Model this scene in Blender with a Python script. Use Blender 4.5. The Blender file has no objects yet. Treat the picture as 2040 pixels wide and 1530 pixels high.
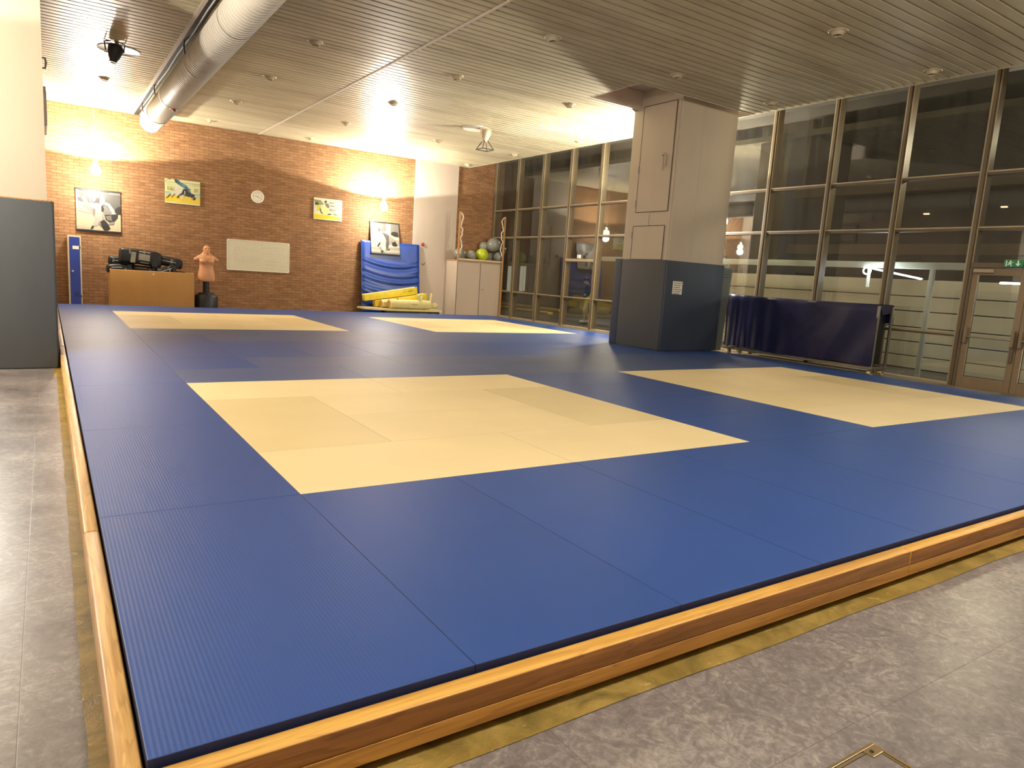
import bpy, bmesh, math, random
from mathutils import Vector, Matrix
random.seed(7)
PI = math.pi
SC = bpy.context.scene
COL = SC.collection

# ------------------------------------------------------------------ camera
F_PX = 1390.977
PITCH, ROLL, YAW = -0.151642, 0.064675, 0.590556
CAM = Vector((-1.1786, -3.8670, 1.3114))
_fw = Vector((math.sin(YAW)*math.cos(PITCH), math.cos(YAW)*math.cos(PITCH), math.sin(PITCH)))
_rt = Vector((math.cos(YAW), -math.sin(YAW), 0))
_up = _rt.cross(_fw)
_r2 = math.cos(ROLL)*_rt + math.sin(ROLL)*_up
_u2 = -math.sin(ROLL)*_rt + math.cos(ROLL)*_up
cam_data = bpy.data.cameras.new('camera')
cam = bpy.data.objects.new('camera', cam_data); COL.objects.link(cam)
cam.matrix_world = Matrix(((_r2.x, _u2.x, -_fw.x, CAM.x), (_r2.y, _u2.y, -_fw.y, CAM.y), (_r2.z, _u2.z, -_fw.z, CAM.z), (0, 0, 0, 1)))
cam_data.sensor_width = 36.0
cam_data.lens = 36.0*F_PX/2040.0
cam_data.clip_start = 0.05; cam_data.clip_end = 300
SC.camera = cam

def at(px, py, axis, val):
    """the point where the sight line of a photo pixel meets the plane axis = val"""
    d = _fw + _r2*((px-1020)/F_PX) - _u2*((py-765)/F_PX)
    return CAM + d*((val-CAM[axis])/d[axis])

# ------------------------------------------------------------------ helpers
def add_box(bm, lo, hi, r=0.0, seg=2, mi=0, mat=None):
    lo, hi = Vector(lo), Vector(hi)
    g = bmesh.ops.create_cube(bm, size=1.0)
    vs = g['verts']
    c, s = (lo+hi)/2, hi-lo
    for v in vs:
        v.co = Vector((v.co.x*s.x, v.co.y*s.y, v.co.z*s.z)) + c
    fs = set(f for v in vs for f in v.link_faces)
    for f in fs: f.material_index = mi
    if r > 0:
        es = list(set(e for v in vs for e in v.link_edges))
        res = bmesh.ops.bevel(bm, geom=es, offset=min(r, min(s)*0.49), segments=seg, affect='EDGES', profile=0.5)
        fs = set(res['faces']) | set(f for f in fs if f.is_valid)
        vs = list(set(v for f in fs for v in f.verts))
        for f in fs: f.material_index = mi
    if mat is not None:
        bmesh.ops.transform(bm, matrix=mat, verts=vs)
    return vs

def frame_to(p0, p1):
    d = Vector(p1)-Vector(p0)
    q = d.to_track_quat('Z', 'Y')
    return Matrix.Translation(Vector(p0)) @ q.to_matrix().to_4x4(), d.length

def add_cyl(bm, p0, p1, r0, r1=None, n=16, mi=0, cap=True):
    if r1 is None: r1 = r0
    M, L = frame_to(p0, p1)
    a = [bm.verts.new(M @ Vector((r0*math.cos(2*PI*i/n), r0*math.sin(2*PI*i/n), 0))) for i in range(n)]
    b = [bm.verts.new(M @ Vector((r1*math.cos(2*PI*i/n), r1*math.sin(2*PI*i/n), L))) for i in range(n)]
    fs = [bm.faces.new((a[i], a[(i+1) % n], b[(i+1) % n], b[i])) for i in range(n)]
    if cap:
        fs.append(bm.faces.new(a[::-1])); fs.append(bm.faces.new(b))
    for f in fs: f.material_index = mi
    return a+b

def add_tube(bm, pts, r, n=8, mi=0):
    pts = [Vector(p) for p in pts]
    rings = []
    for i, p in enumerate(pts):
        t = (pts[min(i+1, len(pts)-1)]-pts[max(i-1, 0)]).normalized()
        q = t.to_track_quat('Z', 'Y').to_matrix()
        rr = r[i] if isinstance(r, (list, tuple)) else r
        rings.append([bm.verts.new(p + q @ Vector((rr*math.cos(2*PI*k/n), rr*math.sin(2*PI*k/n), 0))) for k in range(n)])
    fs = []
    for a, b in zip(rings, rings[1:]):
        best = min(range(n), key=lambda o: sum((a[k].co-b[(k+o) % n].co).length for k in range(n)))
        fs += [bm.faces.new((a[k], a[(k+1) % n], b[(k+1+best) % n], b[(k+best) % n])) for k in range(n)]
    fs.append(bm.faces.new(rings[0][::-1])); fs.append(bm.faces.new(rings[-1]))
    for f in fs: f.material_index = mi

def add_lathe(bm, prof, center=(0, 0, 0), n=28, mi=0, M=None):
    c = Vector(center); rings = []
    T = (lambda v: (M @ v)) if M is not None else (lambda v: v + c)
    for (r, z) in prof:
        if r < 1e-6: rings.append([bm.verts.new(T(Vector((0, 0, z))))])
        else: rings.append([bm.verts.new(T(Vector((r*math.cos(2*PI*i/n), r*math.sin(2*PI*i/n), z)))) for i in range(n)])
    for a, b in zip(rings, rings[1:]):
        for i in range(n):
            j = (i+1) % n
            if len(a) == 1 and len(b) == 1: continue
            if len(a) == 1: f = bm.faces.new((a[0], b[j], b[i]))
            elif len(b) == 1: f = bm.faces.new((a[i], a[j], b[0]))
            else: f = bm.faces.new((a[i], a[j], b[j], b[i]))
            f.material_index = mi

def add_ball(bm, c, r, u=24, v=14, mi=0, M=None):
    g = bmesh.ops.create_uvsphere(bm, u_segments=u, v_segments=v, radius=1.0)
    rr = r if isinstance(r, (tuple, list, Vector)) else (r, r, r)
    for w in g['verts']:
        w.co = Vector((w.co.x*rr[0], w.co.y*rr[1], w.co.z*rr[2]))
        if M is not None: w.co = M @ w.co
        w.co += Vector(c)
    for f in set(f for w in g['verts'] for f in w.link_faces): f.material_index = mi

def add_poly(bm, pts, mi=0):
    f = bm.faces.new([bm.verts.new(Vector(p)) for p in pts]); f.material_index = mi
    return f

def add_prism(bm, pts, d, mi=0):
    """polygon extruded by vector d"""
    d = Vector(d); n = len(pts)
    a = [bm.verts.new(Vector(p)) for p in pts]; b = [bm.verts.new(Vector(p)+d) for p in pts]
    fs = [bm.faces.new(a[::-1]), bm.faces.new(b)] + [bm.faces.new((a[i], a[(i+1) % n], b[(i+1) % n], b[i])) for i in range(n)]
    for f in fs: f.material_index = mi

def wloc(o):
    v = Vector((0, 0, 0))
    while o is not None:
        v += o.location; o = o.parent
    return v

def obj(name, bm, mats, parent=None, loc=None, smooth=False, recalc=True):
    """links a bmesh given in world coordinates as ONE mesh object"""
    if recalc: bmesh.ops.recalc_face_normals(bm, faces=bm.faces)
    o_loc = Vector(loc) if loc is not None else (Vector((0, 0, 0)) if parent is None else wloc(parent))
    for v in bm.verts: v.co -= o_loc
    me = bpy.data.meshes.new(name)
    bm.to_mesh(me); bm.free()
    if smooth:
        for pl in me.polygons: pl.use_smooth = True
        try: me.set_sharp_from_angle(angle=math.radians(40))
        except Exception: pass
    for m in (mats if isinstance(mats, (list, tuple)) else [mats]): me.materials.append(m)
    o = bpy.data.objects.new(name, me); COL.objects.link(o)
    if parent is None: o.location = o_loc
    else:
        o.parent = parent
        o.location = o_loc - wloc(parent)
    return o

def thing(name, label, cat, loc, group=None):
    o = bpy.data.objects.new(name, None); COL.objects.link(o)
    o.location = loc; o.empty_display_size = 0.1
    o['label'] = label; o['category'] = cat
    if group: o['group'] = group
    return o

def tag(o, label, cat, group=None, kind=None):
    o['label'] = label; o['category'] = cat
    if group: o['group'] = group
    if kind: o['kind'] = kind
    return o

def structure(o, label=None, cat=None):
    o['kind'] = 'structure'
    if label: o['label'] = label
    if cat: o['category'] = cat
    return o

def dup(root, loc, label=None, group=None, rotz=None):
    r = root.copy(); COL.objects.link(r); r.location = loc
    if rotz is not None: r.rotation_euler.z = rotz
    if label: r['label'] = label
    if group: r['group'] = group
    for ch in list(root.children):
        c = ch.copy(); COL.objects.link(c); c.parent = r
        for g in ch.children:
            d = g.copy(); COL.objects.link(d); d.parent = c
    return r

def B(): return bmesh.new()

def fuse(bm, voxel, smooth_it=6):
    """voxel-remesh a bmesh of overlapping shapes into one continuous skin"""
    me = bpy.data.meshes.new('tmp'); bmesh.ops.recalc_face_normals(bm, faces=bm.faces); bm.to_mesh(me); bm.free()
    o = bpy.data.objects.new('tmp', me); COL.objects.link(o)
    m = o.modifiers.new('r', 'REMESH'); m.mode = 'VOXEL'; m.voxel_size = voxel
    s = o.modifiers.new('s', 'SMOOTH'); s.iterations = smooth_it; s.factor = 0.5
    dg = bpy.context.evaluated_depsgraph_get()
    me2 = bpy.data.meshes.new_from_object(o.evaluated_get(dg))
    bpy.data.objects.remove(o); bpy.data.meshes.remove(me)
    b2 = B(); b2.from_mesh(me2); bpy.data.meshes.remove(me2)
    return b2

def text_bm(body, size, M, extrude=0.0):
    cu = bpy.data.curves.new('t', 'FONT'); cu.body = body; cu.size = size; cu.align_x = 'CENTER'; cu.align_y = 'CENTER'; cu.extrude = extrude
    o = bpy.data.objects.new('t', cu); COL.objects.link(o)
    dg = bpy.context.evaluated_depsgraph_get()
    me = bpy.data.meshes.new_from_object(o.evaluated_get(dg))
    bpy.data.objects.remove(o); bpy.data.curves.remove(cu)
    b = B(); b.from_mesh(me); bpy.data.meshes.remove(me)
    bmesh.ops.transform(b, matrix=M, verts=b.verts)
    return b

def join(bm, other, mi=0):
    me = bpy.data.meshes.new('j')
    for f in other.faces: f.material_index = mi
    other.to_mesh(me); other.free(); bm.from_mesh(me); bpy.data.meshes.remove(me)

# ------------------------------------------------------------------ materials
def srgb(r, g, b):
    def c(v):
        v /= 255.0
        return v/12.92 if v <= 0.04045 else ((v+0.055)/1.055)**2.4
    return (c(r), c(g), c(b), 1.0)

class NT:
    def __init__(s, name):
        s.m = bpy.data.materials.new(name); s.m.use_nodes = True
        s.t = s.m.node_tree; s.n = s.t.nodes; s.p = s.n['Principled BSDF']; s.out = s.n['Material Output']
    def add(s, typ, **kw):
        n = s.n.new(typ)
        for k, v in kw.items(): setattr(n, k, v)
        return n
    def link(s, a, b): s.t.links.new(a, b)
    def math(s, op, a, b=None, clamp=False):
        n = s.add('ShaderNodeMath', operation=op, use_clamp=clamp)
        for i, v in enumerate((a, b)):
            if v is None: continue
            if isinstance(v, (int, float)): n.inputs[i].default_value = v
            else: s.link(v, n.inputs[i])
        return n.outputs[0]
    def mix(s, fac, a, b, typ='MIX'):
        n = s.add('ShaderNodeMix', data_type='RGBA', blend_type=typ)
        for i, v in ((0, fac), (6, a), (7, b)):
            if isinstance(v, (int, float)): n.inputs[i].default_value = v
            elif isinstance(v, tuple): n.inputs[i].default_value = v
            else: s.link(v, n.inputs[i])
        return n.outputs[2]
    def ramp(s, fac, stops):
        n = s.add('ShaderNodeValToRGB'); e = n.color_ramp.elements
        while len(e) < len(stops): e.new(0.5)
        for el, (p, c) in zip(e, stops):
            el.position = p; el.color = c if isinstance(c, tuple) else (c, c, c, 1)
        s.link(fac, n.inputs[0]); return n.outputs[0]
    def noise(s, vec, scale, detail=4, rough=0.55, dist=0.0):
        n = s.add('ShaderNodeTexNoise'); n.inputs['Scale'].default_value = scale; n.inputs['Detail'].default_value = detail
        n.inputs['Roughness'].default_value = rough; n.inputs['Distortion'].default_value = dist
        if vec is not None: s.link(vec, n.inputs['Vector'])
        return n.outputs['Fac']
    def mapping(s, vec, scale=(1, 1, 1), loc=(0, 0, 0), rot=(0, 0, 0)):
        n = s.add('ShaderNodeMapping'); n.inputs['Scale'].default_value = scale; n.inputs['Location'].default_value = loc; n.inputs['Rotation'].default_value = rot
        s.link(vec, n.inputs['Vector']); return n.outputs[0]
    def pos(s): return s.add('ShaderNodeNewGeometry').outputs['Position']
    def objco(s): return s.add('ShaderNodeTexCoord').outputs['Object']
    def bump(s, h, strength=0.3, dist=0.01):
        n = s.add('ShaderNodeBump'); n.inputs['Strength'].default_value = strength; n.inputs['Distance'].default_value = dist
        s.link(h, n.inputs['Height']); s.link(n.outputs[0], s.p.inputs['Normal'])
    def color(s, c):
        if isinstance(c, tuple): s.p.inputs['Base Color'].default_value = c
        else: s.link(c, s.p.inputs['Base Color'])
    def surf(s, rough=0.5, metal=0.0, spec=0.5):
        s.p.inputs['Roughness'].default_value = rough; s.p.inputs['Metallic'].default_value = metal
        s.p.inputs['Specular IOR Level'].default_value = spec

def simple(name, c, rough=0.5, metal=0.0, spec=0.5, vary=0.12, scale=6.0, bump=0.0):
    t = NT(name); t.surf(rough, metal, spec)
    if vary > 0:
        n = t.noise(t.objco(), scale, 5)
        lo = tuple(v*(1-vary) for v in c[:3])+(1,); hi = tuple(min(1, v*(1+vary)) for v in c[:3])+(1,)
        t.color(t.ramp(n, [(0.3, lo), (0.7, hi)]))
        if bump > 0: t.bump(n, bump, 0.01)
    else: t.color(c)
    return t.m

def emit(name, c, strength):
    t = NT(name); t.color((0, 0, 0, 1))
    t.p.inputs['Emission Color'].default_value = c; t.p.inputs['Emission Strength'].default_value = strength
    return t.m

def mat_brick():
    t = NT('brick'); g = t.pos()
    sep = t.add('ShaderNodeSeparateXYZ'); t.link(g, sep.inputs[0])
    cmb = t.add('ShaderNodeCombineXYZ')
    sx = t.math('ADD', sep.outputs[0], sep.outputs[1]); t.link(sx, cmb.inputs[0]); t.link(sep.outputs[2], cmb.inputs[1])
    wob = t.noise(g, 2.0, 2); w2 = t.math('MULTIPLY', t.math('SUBTRACT', wob, 0.5), 0.02)
    off = t.add('ShaderNodeCombineXYZ'); t.link(w2, off.inputs[1])
    va = t.add('ShaderNodeVectorMath', operation='ADD'); t.link(cmb.outputs[0], va.inputs[0]); t.link(off.outputs[0], va.inputs[1])
    b = t.add('ShaderNodeTexBrick'); t.link(va.outputs[0], b.inputs['Vector'])
    b.offset = 0.5; b.inputs['Scale'].default_value = 1.0; b.inputs['Brick Width'].default_value = 0.25; b.inputs['Row Height'].default_value = 0.078
    b.inputs['Mortar Size'].default_value = 0.005; b.inputs['Mortar Smooth'].default_value = 0.25; b.inputs['Bias'].default_value = -0.1
    b.inputs['Color1'].default_value = srgb(158, 116, 78); b.inputs['Color2'].default_value = srgb(126, 90, 58); b.inputs['Mortar'].default_value = srgb(92, 64, 46)
    n = t.noise(t.mapping(g, (1, 1, 5)), 3.5, 6)
    c = t.mix(0.35, b.outputs['Color'], t.ramp(n, [(0.3, srgb(102, 72, 48)), (0.7, srgb(184, 144, 100))]))
    c = t.mix(t.math('MULTIPLY', b.outputs['Fac'], 0.7), c, srgb(96, 68, 50))
    big = t.noise(g, 0.5, 3)
    c = t.mix(t.math('MULTIPLY', big, 0.35), c, srgb(112, 78, 54))
    t.color(c); t.surf(0.75, 0, 0.3)
    h = t.math('ADD', t.math('MULTIPLY', t.math('SUBTRACT', 1.0, b.outputs['Fac']), 1.0), t.math('MULTIPLY', n, 0.3))
    t.bump(h, 0.6, 0.015)
    return t.m

def mat_tatami(name, c, rough=0.55, rib=0.2, spec=0.4):
    t = NT(name); o = t.objco()
    w = t.add('ShaderNodeTexWave', wave_type='BANDS', bands_direction='X'); w.inputs['Scale'].default_value = 20.0; w.inputs['Distortion'].default_value = 0.0
    t.link(o, w.inputs['Vector'])
    w2 = t.add('ShaderNodeTexWave', wave_type='BANDS', bands_direction='Y'); w2.inputs['Scale'].default_value = 60.0
    t.link(o, w2.inputs['Vector'])
    info = t.add('ShaderNodeObjectInfo').outputs['Random']
    n = t.noise(t.pos(), 0.9, 4)
    f = t.math('ADD', t.math('MULTIPLY', n, 0.22), t.math('MULTIPLY', info, 0.10))
    f = t.math('ADD', f, t.math('MULTIPLY', w.outputs['Fac'], 0.04))
    k = t.math('ADD', f, 0.80)
    mul = t.add('ShaderNodeVectorMath', operation='SCALE'); mul.inputs[0].default_value = c[:3]; t.link(k, mul.inputs['Scale'])
    t.color(mul.outputs[0]); t.surf(rough, 0, spec)
    h = t.math('ADD', w.outputs['Fac'], t.math('MULTIPLY', w2.outputs['Fac'], 0.4))
    t.bump(h, rib, 0.002)
    return t.m

def mat_wood(name, light, dark, axis, rough=0.38, ring=7.0):
    """timber whose grain runs along one axis"""
    t = NT(name); o = t.pos()
    sc = [9.0, 9.0, 9.0]; sc[axis] = 0.7
    v = t.mapping(o, tuple(sc), (0.3, 0.7, 0.1))
    n = t.noise(v, 1.4, 3, 0.5, 0.6)
    rings = t.math('FRACT', t.math('MULTIPLY', n, ring))
    r = t.ramp(rings, [(0.0, 1.0), (0.6, 0.9), (0.9, 0.55), (1.0, 0.85)])
    sc2 = [38.0, 38.0, 38.0]; sc2[axis] = 1.1
    fine = t.noise(t.mapping(o, tuple(sc2)), 1.0, 3)
    big = t.noise(t.mapping(o, (1.2, 1.2, 1.2)), 1.0, 3)
    sep = t.add('ShaderNodeSeparateXYZ'); t.link(o, sep.inputs[0])
    c = t.mix(r, dark, light)
    c = t.mix(t.ramp(fine, [(0.4, 0.0), (0.62, 0.5)]), c, dark)
    c = t.mix(t.ramp(big, [(0.5, 0.0), (0.8, 0.4)]), c, dark)
    t.color(c); t.surf(rough, 0, 0.5); t.bump(fine, 0.08, 0.002)
    return t.m

def mat_vinyl():
    t = NT('vinyl_floor'); g = t.pos()
    a = t.noise(t.mapping(g, (1, 1, 1)), 16.0, 8, 0.72, 2.2)
    b = t.noise(t.mapping(g, (1.0, 1.0, 1), (3.1, 1.7, 0)), 7.0, 8, 0.7, 3.0)
    c = t.noise(g, 1.6, 4)
    s = t.math('ADD', t.math('MULTIPLY', a, 0.5), t.math('MULTIPLY', b, 0.5))
    s = t.math('ADD', t.math('MULTIPLY', s, 0.75), t.math('MULTIPLY', c, 0.25))
    col = t.ramp(s, [(0.38, srgb(96, 89, 90)), (0.5, srgb(122, 114, 113)), (0.62, srgb(166, 157, 150))])
    br = t.add('ShaderNodeTexBrick'); br.offset = 0.0; br.inputs['Scale'].default_value = 1.0; br.inputs['Brick Width'].default_value = 0.5; br.inputs['Row Height'].default_value = 0.5
    br.inputs['Mortar Size'].default_value = 0.0022; br.inputs['Mortar Smooth'].default_value = 0.6
    t.link(t.mapping(g, (1, 1, 1), (0.3, 0.17, 0)), br.inputs['Vector'])
    col = t.mix(t.math('MULTIPLY', br.outputs['Fac'], 0.65), col, srgb(80, 72, 66))
    t.color(col); t.surf(0.33, 0, 0.5)
    t.link(t.ramp(c, [(0.3, 0.26), (0.7, 0.42)]), t.p.inputs['Roughness'])
    t.bump(t.math('SUBTRACT', t.math('MULTIPLY', s, 0.2), br.outputs['Fac']), 0.15, 0.003)
    return t.m

def mat_screed():
    t = NT('bare_screed'); g = t.pos()
    a = t.noise(g, 5.0, 8, 0.65, 0.8); b = t.noise(g, 1.5, 4); p = t.noise(t.mapping(g, (3, 6, 1)), 3.0, 6, 0.7, 1.5)
    c = t.ramp(a, [(0.3, srgb(92, 78, 34)), (0.5, srgb(140, 118, 58)), (0.72, srgb(176, 148, 82))])
    c = t.mix(t.ramp(b, [(0.4, 0.0), (0.7, 0.5)]), c, srgb(150, 118, 40))
    c = t.mix(t.ramp(p, [(0.62, 0.0), (0.68, 0.85)]), c, srgb(206, 176, 120))
    t.color(c); t.surf(0.45, 0, 0.4); t.bump(t.math('ADD', a, p), 0.5, 0.01)
    return t.m

def mat_ceiling():
    t = NT('ceiling_slat_paint'); g = t.pos()
    st = t.noise(t.mapping(g, (0.35, 2.2, 1)), 1.0, 6, 0.6); st2 = t.noise(t.mapping(g, (2.0, 6.0, 1)), 0.6, 6, 0.65, 0.6)
    c = t.ramp(st, [(0.25, srgb(148, 136, 110)), (0.5, srgb(180, 169, 139)), (0.75, srgb(197, 187, 159))])
    c = t.mix(t.ramp(st2, [(0.58, 0.0), (0.75, 0.45)]), c, srgb(120, 104, 78))
    t.color(c); t.surf(0.38, 0.0, 0.5)
    return t.m

def mat_paint(name, c, rough=0.6, dirt=0.25, scale=1.2):
    t = NT(name); g = t.pos()
    n = t.noise(t.mapping(g, (1.6, 1.6, 0.6)), scale, 6, 0.6); f = t.noise(g, 14, 3)
    d = tuple(v*0.72 for v in c[:3])+(1,)
    col = t.mix(t.math('MULTIPLY', t.ramp(n, [(0.4, 0.0), (0.8, 1.0)]), dirt), c, d)
    t.color(col); t.surf(rough, 0, 0.35); t.bump(f, 0.04, 0.004)
    return t.m

def mat_glass():
    t = NT('window_glass'); t.n.remove(t.p)
    tr = t.add('ShaderNodeBsdfTransparent'); tr.inputs['Color'].default_value = (0.86, 0.88, 0.84, 1)
    gl = t.add('ShaderNodeBsdfGlossy'); gl.inputs['Roughness'].default_value = 0.015; gl.inputs['Color'].default_value = (0.95, 0.96, 0.92, 1)
    ge = t.add('ShaderNodeNewGeometry'); dt = t.add('ShaderNodeVectorMath', operation='DOT_PRODUCT')
    t.link(ge.outputs['Normal'], dt.inputs[0]); t.link(ge.outputs['Incoming'], dt.inputs[1])
    c1 = t.math('SUBTRACT', 1.0, t.math('ABSOLUTE', dt.outputs['Value']))
    f2 = t.math('ADD', t.math('MULTIPLY', t.math('POWER', c1, 5.0), 0.9), 0.10, True)
    mx = t.add('ShaderNodeMixShader'); t.link(f2, mx.inputs[0]); t.link(tr.outputs[0], mx.inputs[1]); t.link(gl.outputs[0], mx.inputs[2])
    df = t.add('ShaderNodeBsdfDiffuse'); df.inputs['Color'].default_value = (0.35, 0.33, 0.26, 1)
    g = t.pos(); n = t.noise(t.mapping(g, (1, 6, 0.7)), 1.2, 5)
    m2 = t.add('ShaderNodeMixShader'); t.link(t.ramp(n, [(0.3, 0.03), (0.8, 0.09)]), m2.inputs[0]); t.link(mx.outputs[0], m2.inputs[1]); t.link(df.outputs[0], m2.inputs[2])
    t.link(m2.outputs[0], t.out.inputs['Surface'])
    return t.m

M = {}
M['brick'] = mat_brick()
M['blue'] = mat_tatami('blue_mat', srgb(36, 72, 142), 0.46, 0.2, 0.45)
M['blue2'] = mat_tatami('blue_mat_sheen', srgb(62, 82, 132), 0.46, 0.3, 0.45)  # greyer blue paints in the sheen on mats laid crosswise
M['cream'] = mat_tatami('cream_mat', srgb(240, 218, 168), 0.55, 0.2)
M['cream2'] = mat_tatami('cream_mat_sheen', srgb(230, 208, 156), 0.5, 0.2)  # slightly darker cream paints in how sheen differs on the turned mats
M['matside'] = simple('mat_side_shaded', srgb(24, 36, 76), 0.6, vary=0.05)  # same vinyl as the top, with shade painted into the side faces
M['matside_cream'] = simple('mat_side_cream', srgb(150, 130, 96), 0.6, vary=0.05)  # cream of the top darkened, shade painted into the sides
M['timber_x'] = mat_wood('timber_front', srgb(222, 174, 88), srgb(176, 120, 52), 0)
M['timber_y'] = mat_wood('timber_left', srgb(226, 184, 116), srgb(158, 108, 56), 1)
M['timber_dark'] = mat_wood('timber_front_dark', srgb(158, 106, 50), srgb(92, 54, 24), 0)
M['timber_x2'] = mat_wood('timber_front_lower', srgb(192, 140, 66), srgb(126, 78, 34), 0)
M['postwood'] = mat_wood('post_wood', srgb(196, 150, 96), srgb(140, 96, 56), 2)
M['vinyl'] = mat_vinyl()
M['screed'] = mat_screed()
M['ceil'] = mat_ceiling()
M['groove'] = simple('ceiling_groove_lit', srgb(196, 186, 158), 0.6)  # pale tone paints in the light caught along the slat edges
M['wallwhite'] = mat_paint('white_wall_paint', srgb(200, 184, 168), 0.55)
M['panelwhite'] = mat_paint('panel_paint', srgb(182, 168, 154), 0.55, 0.15)
M['cabwhite'] = mat_paint('cabinet_paint', srgb(188, 172, 154), 0.45, 0.15)
M['colwhite'] = mat_paint('column_paint', srgb(186, 172, 150), 0.5, 0.3)
M['padgrey'] = mat_paint('grey_pad_vinyl', srgb(76, 78, 80), 0.55, 0.35, 2.0)
M['padblue'] = mat_paint('slate_pad_vinyl', srgb(56, 64, 78), 0.5, 0.35, 2.0)
M['padgreen'] = mat_paint('green_grey_pad_vinyl', srgb(108, 112, 104), 0.5, 0.3, 2.0)
M['darkline'] = simple('dark_gap', srgb(30, 24, 20), 0.8, vary=0)
M['plinth'] = mat_paint('concrete_plinth', srgb(120, 108, 88), 0.8, 0.4)
M['deck'] = simple('platform_plywood', srgb(60, 46, 30), 0.8)
M['slab'] = mat_paint('slab_paint', srgb(186, 174, 154), 0.7)
M['duct'] = mat_paint('duct_paint', srgb(206, 198, 182), 0.5, 0.25, 2.5)
M['ductseam'] = simple('duct_seam', srgb(120, 112, 98), 0.5)
M['chrome'] = simple('bright_metal', srgb(210, 205, 195), 0.2, 1.0)
M['steel'] = simple('galvanised_steel', srgb(150, 145, 135), 0.4, 0.9)
M['frame'] = mat_paint('weathered_window_frame', srgb(96, 82, 60), 0.45, 0.6, 3.0)
M['frame_edge'] = mat_paint('pale_frame_edge', srgb(160, 144, 114), 0.4, 0.4, 3.0)
M['doorframe'] = mat_paint('door_frame_paint', srgb(128, 110, 84), 0.5, 0.4, 3.0)
M['glass'] = mat_glass()
M['black'] = simple('black_plastic', srgb(22, 22, 24), 0.45)
M['blackmetal'] = simple('black_metal', srgb(40, 34, 30), 0.5)
M['blackfab'] = simple('black_leatherette', srgb(12, 12, 14), 0.42, bump=0.1)
M['padpanel'] = simple('grey_pad_patch', srgb(150, 146, 130), 0.5)
M['strapwhite'] = simple('white_strap', srgb(200, 196, 186), 0.6)
M['ply'] = mat_paint('plywood_box', srgb(184, 138, 78), 0.6, 0.5, 2.2)
M['lockerblue'] = simple('locker_blue', srgb(34, 58, 140), 0.4, vary=0.06)
M['lockercream'] = simple('locker_cream', srgb(206, 190, 158), 0.5, vary=0.06)
M['paper'] = simple('paper', srgb(228, 222, 206), 0.7, vary=0.03)
M['ink'] = simple('ink', srgb(70, 64, 58), 0.7, vary=0)
M['marker'] = simple('faint_marker', srgb(150, 148, 138), 0.5, vary=0)
M['board'] = simple('whiteboard_enamel', srgb(206, 200, 176), 0.16, vary=0.02)
M['boardframe'] = simple('whiteboard_frame', srgb(220, 214, 198), 0.35, 0.3, vary=0.03)
M['skin_rubber'] = simple('tan_rubber', srgb(194, 138, 96), 0.45, vary=0.06, bump=0.02)
M['tarpblue'] = simple('blue_crash_mat_vinyl', srgb(28, 62, 142), 0.32, vary=0.08)
M['navytarp'] = simple('navy_cover_vinyl', srgb(25, 26, 60), 0.3, vary=0.15, scale=3)
M['yellow'] = simple('yellow_vinyl', srgb(232, 206, 40), 0.4, vary=0.1)
M['paleyellow'] = simple('pale_yellow_edge', srgb(232, 214, 130), 0.5, vary=0.05)
M['canvas'] = simple('cream_canvas', srgb(206, 196, 138), 0.65, vary=0.12, bump=0.1)
M['boardply'] = simple('pale_board', srgb(214, 198, 140), 0.5, vary=0.08)
M['balldark'] = simple('grey_ball_vinyl', srgb(126, 128, 118), 0.27, vary=0.05)
M['ballgreen'] = simple('lime_ball_vinyl', srgb(176, 190, 36), 0.35, vary=0.04)
M['rope'] = simple('white_rope', srgb(220, 210, 190), 0.7)
M['lampglass'] = emit('lamp_globe', (1.0, 0.86, 0.62, 1), 14.0)
M['filament'] = emit('lamp_bulb', (1.0, 0.86, 0.62, 1), 60.0)
M['downlight'] = simple('downlight_metal', srgb(190, 176, 146), 0.35, 0.2, vary=0.05)
M['downdark'] = simple('downlight_dark', srgb(60, 52, 42), 0.6)
M['white'] = simple('white_plastic', srgb(226, 220, 208), 0.4, vary=0.03)
M['red'] = simple('red_plastic', srgb(150, 30, 22), 0.4, vary=0.05)
M['signgreen'] = simple('exit_green', srgb(14, 110, 62), 0.4, vary=0.02)
M['signwhite'] = simple('exit_white', srgb(214, 232, 214), 0.4, vary=0)
M['brass'] = simple('hatch_brass', srgb(150, 128, 92), 0.35, 0.7, vary=0.15)
M['asphalt'] = simple('asphalt', srgb(70, 66, 58), 0.85, vary=0.25, scale=2)
M['fence'] = mat_paint('concrete_boards', srgb(150, 142, 118), 0.7, 0.4, 1.5)
M['facade'] = mat_paint('dark_facade', srgb(52, 48, 42), 0.8, 0.4)
M['facade2'] = mat_paint('brown_facade', srgb(116, 100, 78), 0.8, 0.4)
M['canopy'] = mat_paint('canopy_steel', srgb(176, 182, 168), 0.5, 0.3)
M['led'] = emit('led_white', (0.86, 0.93, 1.0, 1), 30.0)
M['warmdot'] = emit('warm_window', (1.0, 0.7, 0.4, 1), 1.6)
M['gatepale'] = emit('lit_bars', (0.9, 0.85, 0.62, 1), 0.28)
M['kerb'] = simple('yellow_kerb', srgb(210, 180, 50), 0.7)
M['bark'] = simple('bark', srgb(50, 42, 34), 0.9)
M['vest'] = simple('hi_vis_yellow', srgb(206, 222, 60), 0.6, vary=0.05)
M['navycloth'] = simple('navy_jacket', srgb(22, 26, 44), 0.8)
M['khaki'] = simple('khaki_trousers', srgb(150, 142, 112), 0.85)
M['skin'] = simple('skin', srgb(176, 128, 100), 0.55)
M['cap'] = simple('dark_cap', srgb(20, 20, 24), 0.6)
def grey(v, w=True): return srgb(int(v*1.0), int(v*0.94), int(v*0.84)) if w else srgb(v, v, v)

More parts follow.
